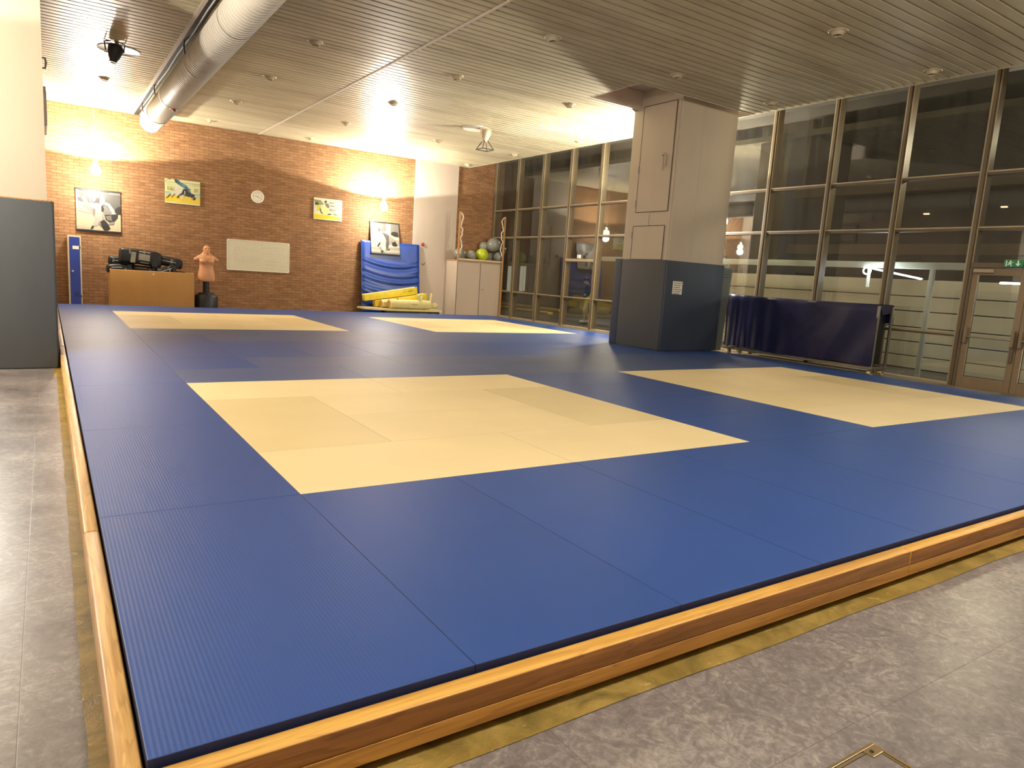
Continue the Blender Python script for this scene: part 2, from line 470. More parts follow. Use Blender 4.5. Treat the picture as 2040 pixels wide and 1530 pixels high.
ZC, YW, XG = 4.946, 18.03, 12.30      # ceiling, back wall, glazing
ZF = -0.20                             # floor below the mat platform
YB = -9.0                              # wall behind the camera
XL = -6.0                              # left wall of the corridor

# ------------------------------------------------------------------ floor
bm = B(); add_box(bm, (XL-0.2, YB-0.2, ZF-0.15), (12.45, YW+0.2, ZF)); structure(obj('floor', bm, M['vinyl']))
# strip of bare screed left uncovered round the platform
bm = B()
def wob_strip(pts_in, pts_out): 
    a = [bm.verts.new(Vector(p)) for p in pts_in]; b = [bm.verts.new(Vector(p)) for p in pts_out]
    for i in range(len(a)-1): bm.faces.new((a[i], a[i+1], b[i+1], b[i]))
zs = ZF+0.003
n = 60
wob_strip([(-1.0+12.1*i/n, -1.9, zs) for i in range(n+1)], [(-1.13+12.23*i/n, -2.172+0.006*math.sin(i*0.9), zs) for i in range(n+1)])
wob_strip([(-0.98, -2.17+18.6*i/n, zs) for i in range(n+1)], [(-1.115-0.012*abs(math.sin(i*1.7))-(0.03 if i > 25 else 0), -2.17+18.6*i/n, zs) for i in range(n+1)])
structure(obj('floor_screed_strip', bm, M['screed']))
# platform body under the mats, with a low plinth on the window side
bm = B(); add_box(bm, (-0.99, -1.95, ZF+0.004), (10.98, 15.98, -0.046)); structure(obj('floor_platform', bm, M['deck']))
bm = B(); add_box(bm, (11.03, -9, ZF+0.004), (12.2, YW-0.9, -0.085), 0.01); structure(obj('floor_plinth', bm, M['plinth']))

# floor hatch trim, bottom right
hx, hy = 1.15, -2.765
t = thing('floor_hatch', 'floor hatch edged with thin metal trim in the grey vinyl floor', 'hatch', (hx, hy, ZF))
bm = B()
add_box(bm, (hx-1.0, hy-0.012, ZF), (hx, hy, ZF+0.006), 0.002); add_box(bm, (hx-1.0, hy-0.024, ZF), (hx-0.015, hy-0.017, ZF+0.004))
add_box(bm, (hx-0.012, hy-1.0, ZF), (hx, hy-0.012, ZF+0.006), 0.002); add_box(bm, (hx-0.024, hy-1.0, ZF), (hx-0.017, hy-0.024, ZF+0.004))
add_box(bm, (hx-1.0, hy-1.0, ZF), (hx-0.012, hy-0.99, ZF+0.006)); add_box(bm, (hx-1.0, hy-0.99, ZF), (hx-0.99, hy-0.012, ZF+0.006))
obj('trim_frame', bm, M['brass'], t)
bm = B(); add_box(bm, (hx-0.075, hy-0.05, ZF+0.001), (hx-0.012, hy-0.012, ZF+0.007), 0.006); add_cyl(bm, (hx-0.052, hy-0.03, ZF+0.006), (hx-0.052, hy-0.03, ZF+0.009), 0.007, n=10, mi=1)
obj('corner_lift_plate', bm, [M['brass'], M['darkline']], t)
bm = B(); add_box(bm, (hx-0.985, hy-0.985, ZF), (hx-0.026, hy-0.026, ZF+0.0025)); obj('lid', bm, M['vinyl'], t)

# ------------------------------------------------------------------ timber frame round the mats
def timber(name, lo, hi, m, label, grp):
    o = obj(name, (lambda b: (add_box(b, lo, hi, 0.012, 3), b)[1])(B()), m, loc=((lo[0]+hi[0])/2, (lo[1]+hi[1])/2, lo[2]), smooth=True)
    return tag(o, label, 'beam', grp)
xs = [-1.08, 2.70, 6.9, 11.0]
lab = ['front timber beam of the mat frame, long piece at the near left corner', 'front timber beam piece right of the butt joint at the right of the photo', 'last front timber beam piece, beyond the right edge of the photo']
for i in range(2):
    tb = thing('front_beam', lab[i], 'beam', (xs[i], -2.04, ZF), 'timber pieces framing the mats')
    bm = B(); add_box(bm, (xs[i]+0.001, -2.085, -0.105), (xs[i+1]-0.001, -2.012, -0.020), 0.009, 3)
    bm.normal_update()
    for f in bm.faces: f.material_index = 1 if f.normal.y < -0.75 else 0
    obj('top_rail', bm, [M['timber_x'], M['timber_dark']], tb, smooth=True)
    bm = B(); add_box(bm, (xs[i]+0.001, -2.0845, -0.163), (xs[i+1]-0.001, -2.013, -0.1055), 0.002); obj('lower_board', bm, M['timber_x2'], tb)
ys = [-2.01, -0.10, 4.51, 7.58, 16.0]
lab = ['left timber beam of the mat frame, wavy grained nearest piece', 'left timber beam of the mat frame, pale long second piece', 'left timber beam piece beside the grey padded pillar', 'left timber beam piece furthest away, beyond the pillar']
for i in range(4):
    timber('side_beam', (-1.072, ys[i]+0.001, -0.17), (-1.006, ys[i+1]-0.001, -0.030), M['timber_y'], lab[i], 'timber pieces framing the mats')
tag(obj('side_beam', (lambda b: (add_box(b, (11.008, -2.0, -0.17), (11.03, 16.0, -0.012), 0.006), b)[1])(B()), M['steel'], loc=(11.02, 7, -0.17)), 'thin pale edge strip along the window side of the blue mats', 'trim')

# ------------------------------------------------------------------ judo mats
def mat_mesh(name, sx, sy, m):
    b = B(); add_box(b, (-sx/2+0.0007, -sy/2+0.0007, -0.044), (sx/2-0.0007, sy/2-0.0007, 0.0), 0.0028, 2)
    bmesh.ops.recalc_face_normals(b, faces=b.faces); b.normal_update()
    for f in b.faces: f.material_index = 1 if abs(f.normal.z) < 0.5 else 0
    me = bpy.data.meshes.new(name); b.to_mesh(me); b.free(); me.materials.append(m); me.materials.append(M['matside_cream'] if 'cream' in m.name else M['matside']); return me
_mm = {}
NUM = ['first', 'second', 'third', 'fourth', 'fifth', 'sixth', 'seventh', 'eighth', 'ninth', 'tenth', 'eleventh', 'twelfth']
def judo_mat(x0, y0, x1, y1, key, label, group):
    sx, sy = x1-x0, y1-y0
    rot = sx > sy
    a, b = (sy, sx) if rot else (sx, sy)
    k = (round(a, 3), round(b, 3), key)
    if k not in _mm: _mm[k] = mat_mesh('judo_mat', a, b, M[key])
    o = bpy.data.objects.new('judo_mat', _mm[k]); COL.objects.link(o)
    o.location = ((x0+x1)/2, (y0+y1)/2, 0)
    if rot: o.rotation_euler.z = PI/2
    return tag(o, label, 'mat', group)
for i in range(12):
    judo_mat(-1+i, -2, i, 0, 'blue', 'blue judo mat in the front row along the timber beam, %s from the left' % NUM[i], 'blue mats of the front row')
for i in range(8):
    judo_mat(-1, 2*i, 0, 2*i+2, 'blue', 'blue judo mat along the left timber edge, %s counting back from the front row' % NUM[i], 'blue mats of the left edge column')
for i in range(8):
    if i == 3: continue
    if i == 2: y0, y1 = 4, 6
    else: y0, y1 = 2*i, 2*i+2
    judo_mat(10, y0, 11, y1, 'blue', 'blue judo mat along the window edge, %s counting back from the front row' % NUM[i if i < 3 else i-1], 'blue mats of the window edge column')
judo_mat(9.3, 6.0, 11, 6.395, 'blue', 'narrow cut blue mat strip in front of the padded column', 'cut blue mats round the column')
judo_mat(9, 6.0, 9.3, 8.0, 'blue', 'narrow cut blue mat strip left of the padded column', 'cut blue mats round the column')
for i in range(10):
    judo_mat(i, 14, i+1, 16, 'blue', 'blue judo mat in the far row near the brick wall, %s from the left' % NUM[i], 'blue mats of the far row')
sq = {'near left': (0, 0), 'right': (6, 0), 'far left': (0, 10), 'far right': (6, 10)}
for nm, (ox, oy) in sq.items():
    g = 'cream mats of the %s square' % nm
    L = lambda s: 'cream judo mat, %s of the %s pale square' % (s, nm)
    judo_mat(ox, oy, ox+2, oy+1, 'cream', L('front left corner'), g); judo_mat(ox+2, oy, ox+4, oy+1, 'cream', L('front right corner'), g)
    judo_mat(ox, oy+3, ox+2, oy+4, 'cream', L('back left corner'), g); judo_mat(ox+2, oy+3, ox+4, oy+4, 'cream', L('back right corner'), g)
    judo_mat(ox, oy+1, ox+1, oy+3, 'cream2', ('slightly darker ' if nm == 'near left' else '')+'cream judo mat, left side of the %s pale square' % nm, g)
    judo_mat(ox+3, oy+1, ox+4, oy+3, 'cream2', ('slightly darker ' if nm == 'near left' else '')+'cream judo mat, right side of the %s pale square' % nm, g)
    judo_mat(ox+1, oy+1, ox+3, oy+2, 'cream', L('nearer centre mat'), g); judo_mat(ox+1, oy+2, ox+3, oy+3, 'cream', L('further centre mat'), g)
for nm, oy in (('near', 0), ('far', 10)):
    for i in range(4):
        judo_mat(4, oy+i, 6, oy+i+1, 'blue', 'blue judo mat between the two %s pale squares, %s from the front' % (nm, NUM[i]), 'blue mats between the %s squares' % nm)
rows = [(4, [(0, 2), (2, 4), (4, 6), (6, 8), (8, 10)], 'first greyish row behind the near squares'), (5, [(0, 1), (1, 3), (3, 5), (5, 7), (7, 9), (9, 10)], 'second greyish row behind the near squares'),
        (8, [(0, 1), (1, 3), (3, 5), (5, 7), (7, 9), (9, 10)], 'second greyish row before the far squares'), (9, [(0, 2), (2, 4), (4, 6), (6, 8), (8, 10)], 'greyish row just before the far squares')]
for y, cells, nm in rows:
    for i, (a, b) in enumerate(cells):
        judo_mat(a, y, b, y+1, 'blue' if (b-a == 1 and a == 0) else 'blue2', 'blue judo mat, %s, %s from left' % (nm, NUM[i]), 'blue mats of the middle band')
for i in range(9):
    judo_mat(i, 6, i+1, 8, 'blue', 'dark blue judo mat across the middle of the hall, %s from the left' % NUM[i], 'blue mats of the middle band')

# ------------------------------------------------------------------ walls
bm = B(); add_box(bm, (XL-0.2, YW, ZF-0.1), (12.6, YW+0.25, 6.4)); structure(obj('wall_back', bm, M['brick']))
bm = B(); add_box(bm, (9.10, YW-0.05, ZF), (10.72, YW+0.01, ZC+0.02)); o = structure(obj('wall_back_panel', bm, M['panelwhite']))
bm = B(); add_box(bm, (9.645, YW-0.0525, ZF), (9.650, YW-0.045, ZC)); structure(obj('trim_1', bm, M['slab']))
bm = B(); add_box(bm, (XL-0.2, YB, ZF-0.1), (XL, YW, ZC+0.3)); structure(obj('wall_left', bm, M['wallwhite']))
bm = B(); add_box(bm, (XL-0.2, YB-0.2, ZF-0.1), (12.6, YB, 6.4)); structure(obj('wall_front', bm, M['wallwhite']))
# side wall behind the left pillar, seen edge on
bm = B(); add_box(bm, (-1.45, 8.6, ZF), (-1.19, YW, ZC)); structure(obj('wall_side', bm, M['wallwhite']))
for z0, z1, y0, y1, mm in ((3.0, 3.35, 13.2, 14.0, 'steel'), (3.6, 4.0, 11.0, 12.2, 'wallwhite')):
    pass
t = thing('wall_box', 'pale grey box fixed to the side wall just behind the left pillar', 'box', (-1.13, 13.0, 3.5))
bm = B(); add_box(bm, (-1.19, 12.4, 3.55), (-1.10, 13.8, 4.25), 0.01); obj('housing', bm, M['steel'], t)
bm = B(); add_box(bm, (-1.10, 12.5, 3.62), (-1.092, 13.7, 4.18), 0.003); obj('cover', bm, M['wallwhite'], t)
bm = B(); add_tube(bm, [(-1.18, 11.8, 4.62), (-1.10, 11.8, 4.62), (-1.085, 11.8, 4.55), (-1.10, 11.8, 4.45), (-1.18, 11.8, 4.45)], 0.018, 8)
tag(obj('wall_bracket', bm, M['steel'], smooth=True), 'small curved metal bracket high on the side wall behind the left pillar', 'bracket')

# ------------------------------------------------------------------ ceiling of linear slats
P_ = 0.18
bm = B()
prof = []
y = YB
CX0, CX1, CY0, CY1 = 7.95, 11.11, 6.17, 7.61
def slat(x0, x1, yy, w):
    pr = [(yy, 0.03), (yy, 0.014), (yy+0.004, 0.006), (yy+0.014, 0.0), (yy+w-0.014, 0.0), (yy+w-0.004, 0.006), (yy+w, 0.014), (yy+w, 0.03)]
    a = [bm.verts.new((x0, q[0], ZC+q[1])) for q in pr]; b = [bm.verts.new((x1, q[0], ZC+q[1])) for q in pr]
    for i in range(len(pr)-1): bm.faces.new((a[i], a[i+1], b[i+1], b[i])).material_index = 0
nsl = int((YW-YB)/P_)+1
for k in range(nsl):
    yy = YB + k*P_
    w = P_-0.018
    if yy+w > YW: w = YW-yy
    if w < 0.02: continue
    if yy+w > CY0 and yy < CY1: slat(XL, CX0, yy, w)
    else: slat(XL, CX1, yy, w)
# backing above the grooves, open round the column
for (x0, x1, y0, y1) in ((XL, CX0, YB, YW), (CX0, CX1, YB, CY0), (CX0, CX1, CY1, YW)):
    bm.faces.new([bm.verts.new(v) for v in ((x0, y0, ZC+0.016), (x1, y0, ZC+0.016), (x1, y1, ZC+0.016), (x0, y1, ZC+0.016))]).material_index = 1
structure(obj('ceiling', bm, [M['ceil'], M['groove']], recalc=False))
# edge fascia of the ceiling toward the glazing and the plain recess round the column
bm = B(); add_box(bm, (CX1, YB, ZC-0.004), (CX1+0.03, YW, ZC+0.12)); structure(obj('trim_2', bm, M['ceil']))
bm = B()
add_box(bm, (CX0-0.012, CY0-0.012, ZC-0.006), (CX0, CY1+0.012, ZC+0.36)); add_box(bm, (CX0, CY1, ZC-0.006), (CX1, CY1+0.012, ZC+0.36)); add_box(bm, (CX0, CY0-0.012, ZC-0.006), (CX1, CY0, ZC+0.36))
structure(obj('ceiling_recess', bm, M['wallwhite']))
bm = B(); add_box(bm, (XL-0.2, YB-0.2, 5.32), (12.6, YW+0.2, 5.5)); structure(obj('ceiling_slab', bm, M['slab']))
bm = B(); add_box(bm, (4.055, YB, ZC-0.010), (4.10, YW, ZC+0.001)); structure(obj('trim_3', bm, M['wallwhite']))
bm = B(); add_box(bm, (0.80, YB, ZC-0.012), (0.86, YW, ZC+0.001)); structure(obj('trim_4', bm, M['wallwhite']))
bm = B(); add_box(bm, (0.86, YB, ZC-0.006), (0.99, YW, ZC+0.002)); structure(obj('trim_5', bm, M['darkline']))

# ------------------------------------------------------------------ spiral duct
DX, DZ, DR = 1.175, 4.672, 0.262
t = thing('ventilation_duct', 'long round white spiral ventilation duct running under the ceiling', 'duct', (DX, 4.0, DZ))
bm = B()
prof = []
yy = -8.8
ribs = []
n = 40
def ring(yv, r): return [bm.verts.new((DX+r*math.cos(2*PI*i/n), yv, DZ+r*math.sin(2*PI*i/n))) for i in range(n)]
rs = [ring(yy, DR)]
y1 = 17.05
while yy < y1:
    yy += 0.115
    bump = 0.009 if yy < 15.6 else 0.0
    rs.append(ring(yy, DR)); rs.append(ring(yy+0.008, DR+bump)); rs.append(ring(yy+0.016, DR))
for k in range(1, 7):
    a = k/6*PI/2; rs.append(ring(y1+0.12+0.12*math.sin(a), max(DR-0.12*(1-math.cos(a)), 0.01)))
for a, b in zip(rs, rs[1:]):
    for i in range(n): bm.faces.new((a[i], a[(i+1) % n], b[(i+1) % n], b[i]))
bm.faces.new(rs[-1]); bm.faces.new(rs[0][::-1])
obj('pipe', bm, M['duct'], t, smooth=True)
for yb in (15.55, 10.1, 7.2, 4.0):
    bm = B(); add_cyl(bm, (DX, yb, DZ), (DX, yb+0.035, DZ), DR+0.010, n=40); obj('joint_band', bm, M['ductseam'] if yb != 10.1 else M['duct'], t, smooth=True)
bm = B(); add_cyl(bm, (DX, 13.35, DZ), (DX, 13.39, DZ), DR+0.008, n=40); add_box(bm, (DX-0.06, 13.34, DZ-DR-0.03), (DX+0.06, 13.40, DZ-DR+0.01), 0.008)
cl = obj('clamp', bm, M['chrome'], t, smooth=True); cl['label'] = 'shiny clamp ring round the duct'
bm = B(); add_ball(bm, (DX+0.02, 13.33, DZ-DR-0.03), 0.035, 12, 8); obj('red_tag', bm, M['red'], cl, smooth=True)
for yb in (16.2, 13.9, 9.9):
    bm = B(); add_tube(bm, [(DX-DR-0.02, yb, ZC-0.002), (DX-DR-0.03, yb+0.02, ZC-0.12), (DX-DR+0.0, yb+0.1, ZC-0.2)], 0.012, 6); obj('hanger', bm, M['blackmetal'], t, smooth=True)
bm = B(); add_tube(bm, [(0.93+0.008*math.sin(k*1.3), -8.8+k*0.6, ZC-0.022) for k in range(44)], 0.012, 6)
tag(obj('ceiling_cable', bm, M['strapwhite'], smooth=True), 'pale cable running along the ceiling beside the white duct', 'cable')

# ------------------------------------------------------------------ recessed downlights
def downlight():
    r = thing('downlight', 'x', 'light', (0, 0, ZC), 'unlit recessed downlights in the ceiling')
    b = B(); add_lathe(b, [(0.095, 0.02), (0.098, -0.006), (0.120, -0.012), (0.132, -0.006), (0.135, 0.0)], (0, 0, ZC), 28); obj('trim_ring', b, M['downlight'], r, smooth=True)
    b = B(); add_lathe(b, [(0.098, 0.0), (0.098, -0.020), (0.086, -0.022), (0.086, -0.038), (0.074, -0.040), (0.074, -0.056), (0.062, -0.058), (0.056, -0.01), (0.0, -0.01)], (0, 0, ZC), 28); obj('baffle', b, M['downlight'], r, smooth=True)
    b = B(); add_lathe(b, [(0.0, -0.03), (0.05, -0.03), (0.05, -0.012)], (0, 0, ZC), 20); obj('lamp', b, M['downdark'], r)
    return r
dl = [((1102, 75), 'beside the shadow of the column, nearest row, left of two'), ((1670, 62), 'nearest to the camera at the upper right of the photo'), ((910, 152), 'right of the ceiling seam, third light from the camera end'),
      ((628, 83), 'right of the duct, nearest in its row'), ((537, 153), 'right of the duct, second in its row'), ((470, 202), 'right of the duct, third in its row'), ((420, 240), 'right of the duct, last before the brick wall'),
      ((1350, 149), 'in front of the white column, in the shaded ceiling'), ((1858, 141), 'near the ceiling edge above the right hand glazing, nearer one'), ((1536, 204), 'near the ceiling edge right of the white column'),
      ((783, 205), 'dark smudged one above the glare of the right pendant'), ((1134, 208), 'just left of the bright patch behind the column'), ((688, 245), 'between the seam and the right pendant, second last before the brick wall'),
      ((873, 280), 'left below the cream spotlight'), ((617, 275), 'nearest the brick wall, just right of the ceiling seam'), ((1026, 307), 'near the far ceiling edge, right of the cream spotlight'), ((932, 328), 'in the far right ceiling corner above the white panel'),
      ((1155, 282), 'near the ceiling edge left of the white column'), ((207, 155), 'small dark one left of the duct near the left pendant')]
d0 = None
for (px, py), where in dl:
    q = at(px, py, 2, ZC)
    if d0 is None:
        d0 = downlight(); d0.location = (q.x, q.y, ZC); d0['label'] = 'unlit recessed downlight, ' + where
    else: dup(d0, (q.x, q.y, ZC), 'unlit recessed downlight, ' + where)

# ------------------------------------------------------------------ pendant lamps
WARM = (1.0, 0.925, 0.78)
WARM2 = (1.0, 0.955, 0.87)
def uplight(x, y, z, w, nm='upward_light', cone=164):
    l = bpy.data.lights.new(nm, 'SPOT'); l.energy = w; l.color = WARM; l.spot_size = math.radians(cone); l.spot_blend = 0.06; l.shadow_soft_size = 0.05
    o = bpy.data.objects.new(nm, l); COL.objects.link(o); o.location = (x, y, z); o.rotation_euler = (PI, 0, 0)
    return o
def pendant(x, y, z, label):
    r = thing('pendant_lamp', label, 'lamp', (x, y, ZC), 'lit pendant lamps')
    b = B(); add_lathe(b, [(0.0, 0.0), (0.055, 0.0), (0.055, -0.02), (0.02, -0.045), (0.0, -0.045)], (x, y, ZC), 20); obj('ceiling_rose', b, M['white'], r, smooth=True)
    b = B(); add_cyl(b, (x, y, ZC-0.04), (x, y, z+0.40), 0.008, n=8); obj('cord', b, M['white'], r)
    b = B(); add_lathe(b, [(0.0, 0.43), (0.012, 0.42), (0.018, 0.36), (0.012, 0.33), (0.0, 0.33)], (x, y, z), 16); obj('socket', b, M['white'], r, smooth=True)
    b = B(); add_ball(b, (x, y, z+0.175), (0.036, 0.036, 0.03), 16, 10); obj('bulb', b, M['filament'], r, smooth=True)
    b = B(); add_lathe(b, [(0.0, 0.147), (0.085, 0.140), (0.088, 0.134), (0.0, 0.134)], (x, y, z), 24); obj('reflector_dish', b, M['white'], r, smooth=True)
    b = B()
    for k in range(3): a = k*2*PI/3; add_cyl(b, (x+0.08*math.cos(a), y+0.08*math.sin(a), z+0.14), (x, y, z+0.345), 0.003, n=5)
    obj('stay_wire', b, M['white'], r)
    b = B(); add_ball(b, (x, y, z), 0.13, 24, 16); obj('globe', b, M['lampglass'], r, smooth=True)
    return r
PW = 1150
pendant(-0.09, 17.15, 3.29, 'lit white globe pendant at the left of the brick wall, above a framed photo')
uplight(-0.09, 17.15, 3.29+0.245, PW*0.95)
pendant(7.70, 17.25, 3.23, 'lit white globe pendant at the right of the brick wall, above the crash mat')
uplight(7.70, 17.25, 3.23+0.245, PW*0.95)
uplight(11.0, 8.80, 3.44, PW)          # hidden behind the column
uplight(-3.4, 4.6, 3.44, PW*0.45)       # left of the grey pillar, outside the frame
uplight(-2.35, 9.2, 3.5, PW*0.6)         # in the corridor behind the pillar
uplight(3.0, -6.0, 3.44, PW*0.25)       # unseen fill added behind the camera
for (x, y, z, w, r) in ((-0.09, 17.15, 3.07, 250, 0.12), (7.70, 17.25, 3.02, 250, 0.12), (11.0, 8.80, 3.1, 600, 0.13), (-3.4, 4.6, 3.1, 560, 0.15), (-2.35, 9.2, 3.3, 330, 0.16), (0.8, -3.3, 4.6, 460, 0.35), (5.2, -3.4, 4.6, 460, 0.35), (9.5, -3.4, 4.6, 220, 0.35), (-3.6, -3.6, 4.4, 150, 0.3)):  # entries high over the near end are unseen fill, added for the front
    l = bpy.data.lights.new('hall_light', 'POINT'); l.energy = w; l.color = WARM2; l.shadow_soft_size = r
    o = bpy.data.objects.new('hall_light', l); COL.objects.link(o); o.location = (x, y, z)

# ------------------------------------------------------------------ ceiling spotlights on plates
def spotlight(name, label, plate_c, head_c, mhead, scale, legs):
    t = thing(name, label, 'light', (plate_c[0], plate_c[1], ZC))
    b = B(); add_lathe(b, [(0.0, -0.004), (0.33, -0.004), (0.345, -0.016), (0.35, 0.0)], (plate_c[0], plate_c[1], ZC), 36); obj('ceiling_plate', b, M['white'], t, smooth=True)
    x, y, z = head_c
    b = B(); add_cyl(b, (x, y, z+0.12*scale), (plate_c[0], plate_c[1], ZC), 0.03, n=12); obj('stem', b, mhead, t)
    b = B(); add_lathe(b, [(0.0, 0.13), (0.10, 0.13), (0.115, 0.10), (0.11, 0.02), (0.085, -0.07), (0.06, -0.12), (0.055, -0.13), (0.07, -0.16), (0.05, -0.16), (0.0, -0.13)], (0, 0, 0), 24, M=Matrix.Translation((x, y, z)) @ Matrix.Rotation(0.18, 4, 'Y') @ Matrix.Scale(scale, 4))
    obj('head', b, mhead, t, smooth=True)
    b = B(); add_tube(b, [(x-0.13*scale, y, z+0.02), (x-0.15*scale, y, z+0.16*scale), (x, y, z+0.2*scale), (x+0.15*scale, y, z+0.16*scale), (x+0.13*scale, y, z+0.02)], 0.014, 6); obj('yoke', b, mhead, t, smooth=True)
    if legs:
        b = B()
        zz = z-0.34; s = 0.16
        cs = [(x-s, y-s, zz), (x+s, y-s, zz), (x+s, y+s, zz), (x-s, y+s, zz)]
        for c in cs: add_cyl(b, (x+(c[0]-x)*0.3, y+(c[1]-y)*0.3, z-0.13), c, 0.010, n=6)
        for a, c in zip(cs, cs[1:]+cs[:1]): add_cyl(b, a, c, 0.012, n=6)
        obj('guard_frame', b, M['blackmetal'], t)
    return t
spotlight('ceiling_spotlight', 'cream bowl spotlight with a dark wire guard on a round ceiling plate', (7.95, 12.1, 0), (8.02, 11.75, 4.74), M['lockercream'], 1.0, True)
spotlight('ceiling_spotlight', 'dark brown spotlight on a round white ceiling plate left of the duct', (0.03, 11.5, 0), (-0.07, 11.02, 4.76), M['blackmetal'], 1.05, False)

# ------------------------------------------------------------------ left pillar with padding
t = thing('padded_pillar', 'white pillar with dark grey wall padding at the left edge of the photo', 'pillar', (-1.5, 7.3, ZF))
bm = B(); add_box(bm, (-1.86, 6.66, ZF), (-1.155, 8.6, ZC+0.01)); obj('shaft', bm, M['colwhite'], t)
bm = B(); add_box(bm, (-1.90, 6.585, ZF+0.003), (-1.095, 6.665, 1.86), 0.018, 3); pd = obj('front_pad', bm, M['padgrey'], t, smooth=True)
bm = B(); add_box(bm, (-1.15, 6.66, ZF+0.003), (-1.085, 8.4, 1.87), 0.015, 3); obj('side_pad', bm, M['padgrey'], t, smooth=True)
bm = B(); add_box(bm, (-1.85, 6.64, 1.86), (-1.12, 6.662, 1.875)); obj('pad_batten', bm, M['postwood'], t)

# ------------------------------------------------------------------ main column
cx0, cx1, cy0, cy1 = 9.36, 11.02, 6.46, 7.84
t = thing('padded_column', 'large white square column with hatch doors and dark slate padding at its foot', 'column', ((cx0+cx1)/2, (cy0+cy1)/2, 0))
bm = B(); add_box(bm, (cx0, cy0, 0.0), (cx1, cy1, 5.33), 0.012, 2); obj('shaft', bm, M['colwhite'], t)
bm = B(); add_box(bm, (9.305, 6.40, 0.002), (11.02, 6.46, 1.85), 0.012, 3); obj('front_pad', bm, M['padblue'], t, smooth=True)
bm = B(); add_box(bm, (9.30, 6.462, 0.002), (9.36, 7.76, 1.855), 0.012, 3); obj('left_pad', bm, M['padgrey'], t, smooth=True)
bm = B(); add_box(bm, (9.30, 7.764, 0.002), (9.37, 7.99, 1.86), 0.012, 3); obj('left_edge_pad', bm, M['padblue'], t, smooth=True)
bm = B(); add_prism(bm, [(11.03, 6.44, 0.0), (11.30, 6.50, 0.0), (11.42, 6.50, 1.80), (11.03, 6.44, 1.80)], (-0.01, 0.06, 0)); 
wp = obj('wing_pad', bm, M['padgreen'], t); wp['label'] = 'paler green grey wing pad with small holes'
# small punched holes near the top of the wing pad
bm = B()
for i in range(3):
    for j in range(4):
        u = 0.25+0.17*j; q = Vector((11.03+0.38*u, 6.44+0.06*u-0.003, 1.72-0.06*i)); add_cyl(bm, q, q+Vector((0, 0.004, 0)), 0.010, n=8)
obj('hole', bm, M['darkline'], wp)
# access hatches on the left face (x = cx0)
def hatch(lab, ya, yb, za, zb, hinges, slant=0.0):
    xh = cx0
    b = B(); add_box(b, (xh-0.012, yb, za), (xh+0.004, ya, zb), 0.004); h = obj('hatch_door', b, M['colwhite'], t); h['label'] = lab
    b = B()
    for (p0, p1) in (((xh-0.0135, ya-0.004, za), (xh-0.0125, ya+0.008, zb)), ((xh-0.0135, yb-0.010, za-0.0), (xh-0.0125, yb+0.004, zb)), ((xh-0.0135, yb, za-0.006), (xh-0.0125, ya, za+0.004)), ((xh-0.0135, yb, zb-0.004), (xh-0.0125, ya, zb+0.008))):
        add_box(b, (p0[0], min(p0[1], p1[1]), p0[2]), (p1[0], max(p0[1], p1[1]), p1[2]))
    obj('gap_line', b, M['darkline'], h)
    for z in hinges:
        b = B(); add_cyl(b, (xh-0.018, ya+0.012, z-0.07), (xh-0.018, ya+0.012, z+0.07), 0.014, n=8); obj('hinge', b, M['padpanel'], h)
    return h
h1 = hatch('tall upper hatch door with a bolt handle', 7.53, 6.60, 2.84, 4.99, (3.02, 3.72))
bm = B(); add_tube(bm, [(cx0-0.02, 6.86, 3.93), (cx0-0.05, 6.86, 3.95), (cx0-0.05, 6.80, 3.98), (cx0-0.05, 6.76, 3.93), (cx0-0.045, 6.76, 3.72)], 0.017, 8); add_box(bm, (cx0-0.025, 6.83, 3.66), (cx0-0.008, 6.88, 3.98), 0.005); obj('bolt_handle', bm, M['slab'], h1, smooth=True)
h2 = hatch('short lower hatch door above the padding', 7.56, 6.64, 1.86, 2.55, (2.36,))
bm = B(); add_box(bm, (cx0-0.012, 7.12, 2.56), (cx0, 7.15, 2.83)); obj('seam_strip', bm, M['wallwhite'], t)
bm = B(); add_box(bm, (10.0, cy0-0.003, 1.86), (10.006, cy0+0.002, 5.0)); obj('seam_strip', bm, M['slab'], t)
bm = B(); add_box(bm, (cx0-0.015, 6.50, 1.85), (cx0+0.003, 6.56, 4.99), 0.004); obj('seam_strip', bm, M['colwhite'], t)
# paper notice on the pad
q0, q1 = at(1341, 560, 1, 6.398), at(1356, 587, 1, 6.398)
t2 = thing('paper_notice', 'white paper notice with lines of print on the column padding', 'sign', (q0.x, 6.398, q1.z))
bm = B(); add_box(bm, (q0.x, 6.394, q1.z), (q1.x+0.02, 6.399, q0.z)); obj('sheet', bm, M['paper'], t2)
bm = B()
for i in range(6):
    z = q0.z-0.035-0.044*i; add_box(bm, (q0.x+0.02, 6.3925, z-0.006), (q1.x-0.005-0.02*(i % 3), 6.394, z+0.006))
obj('print_line', bm, M['ink'], t2)

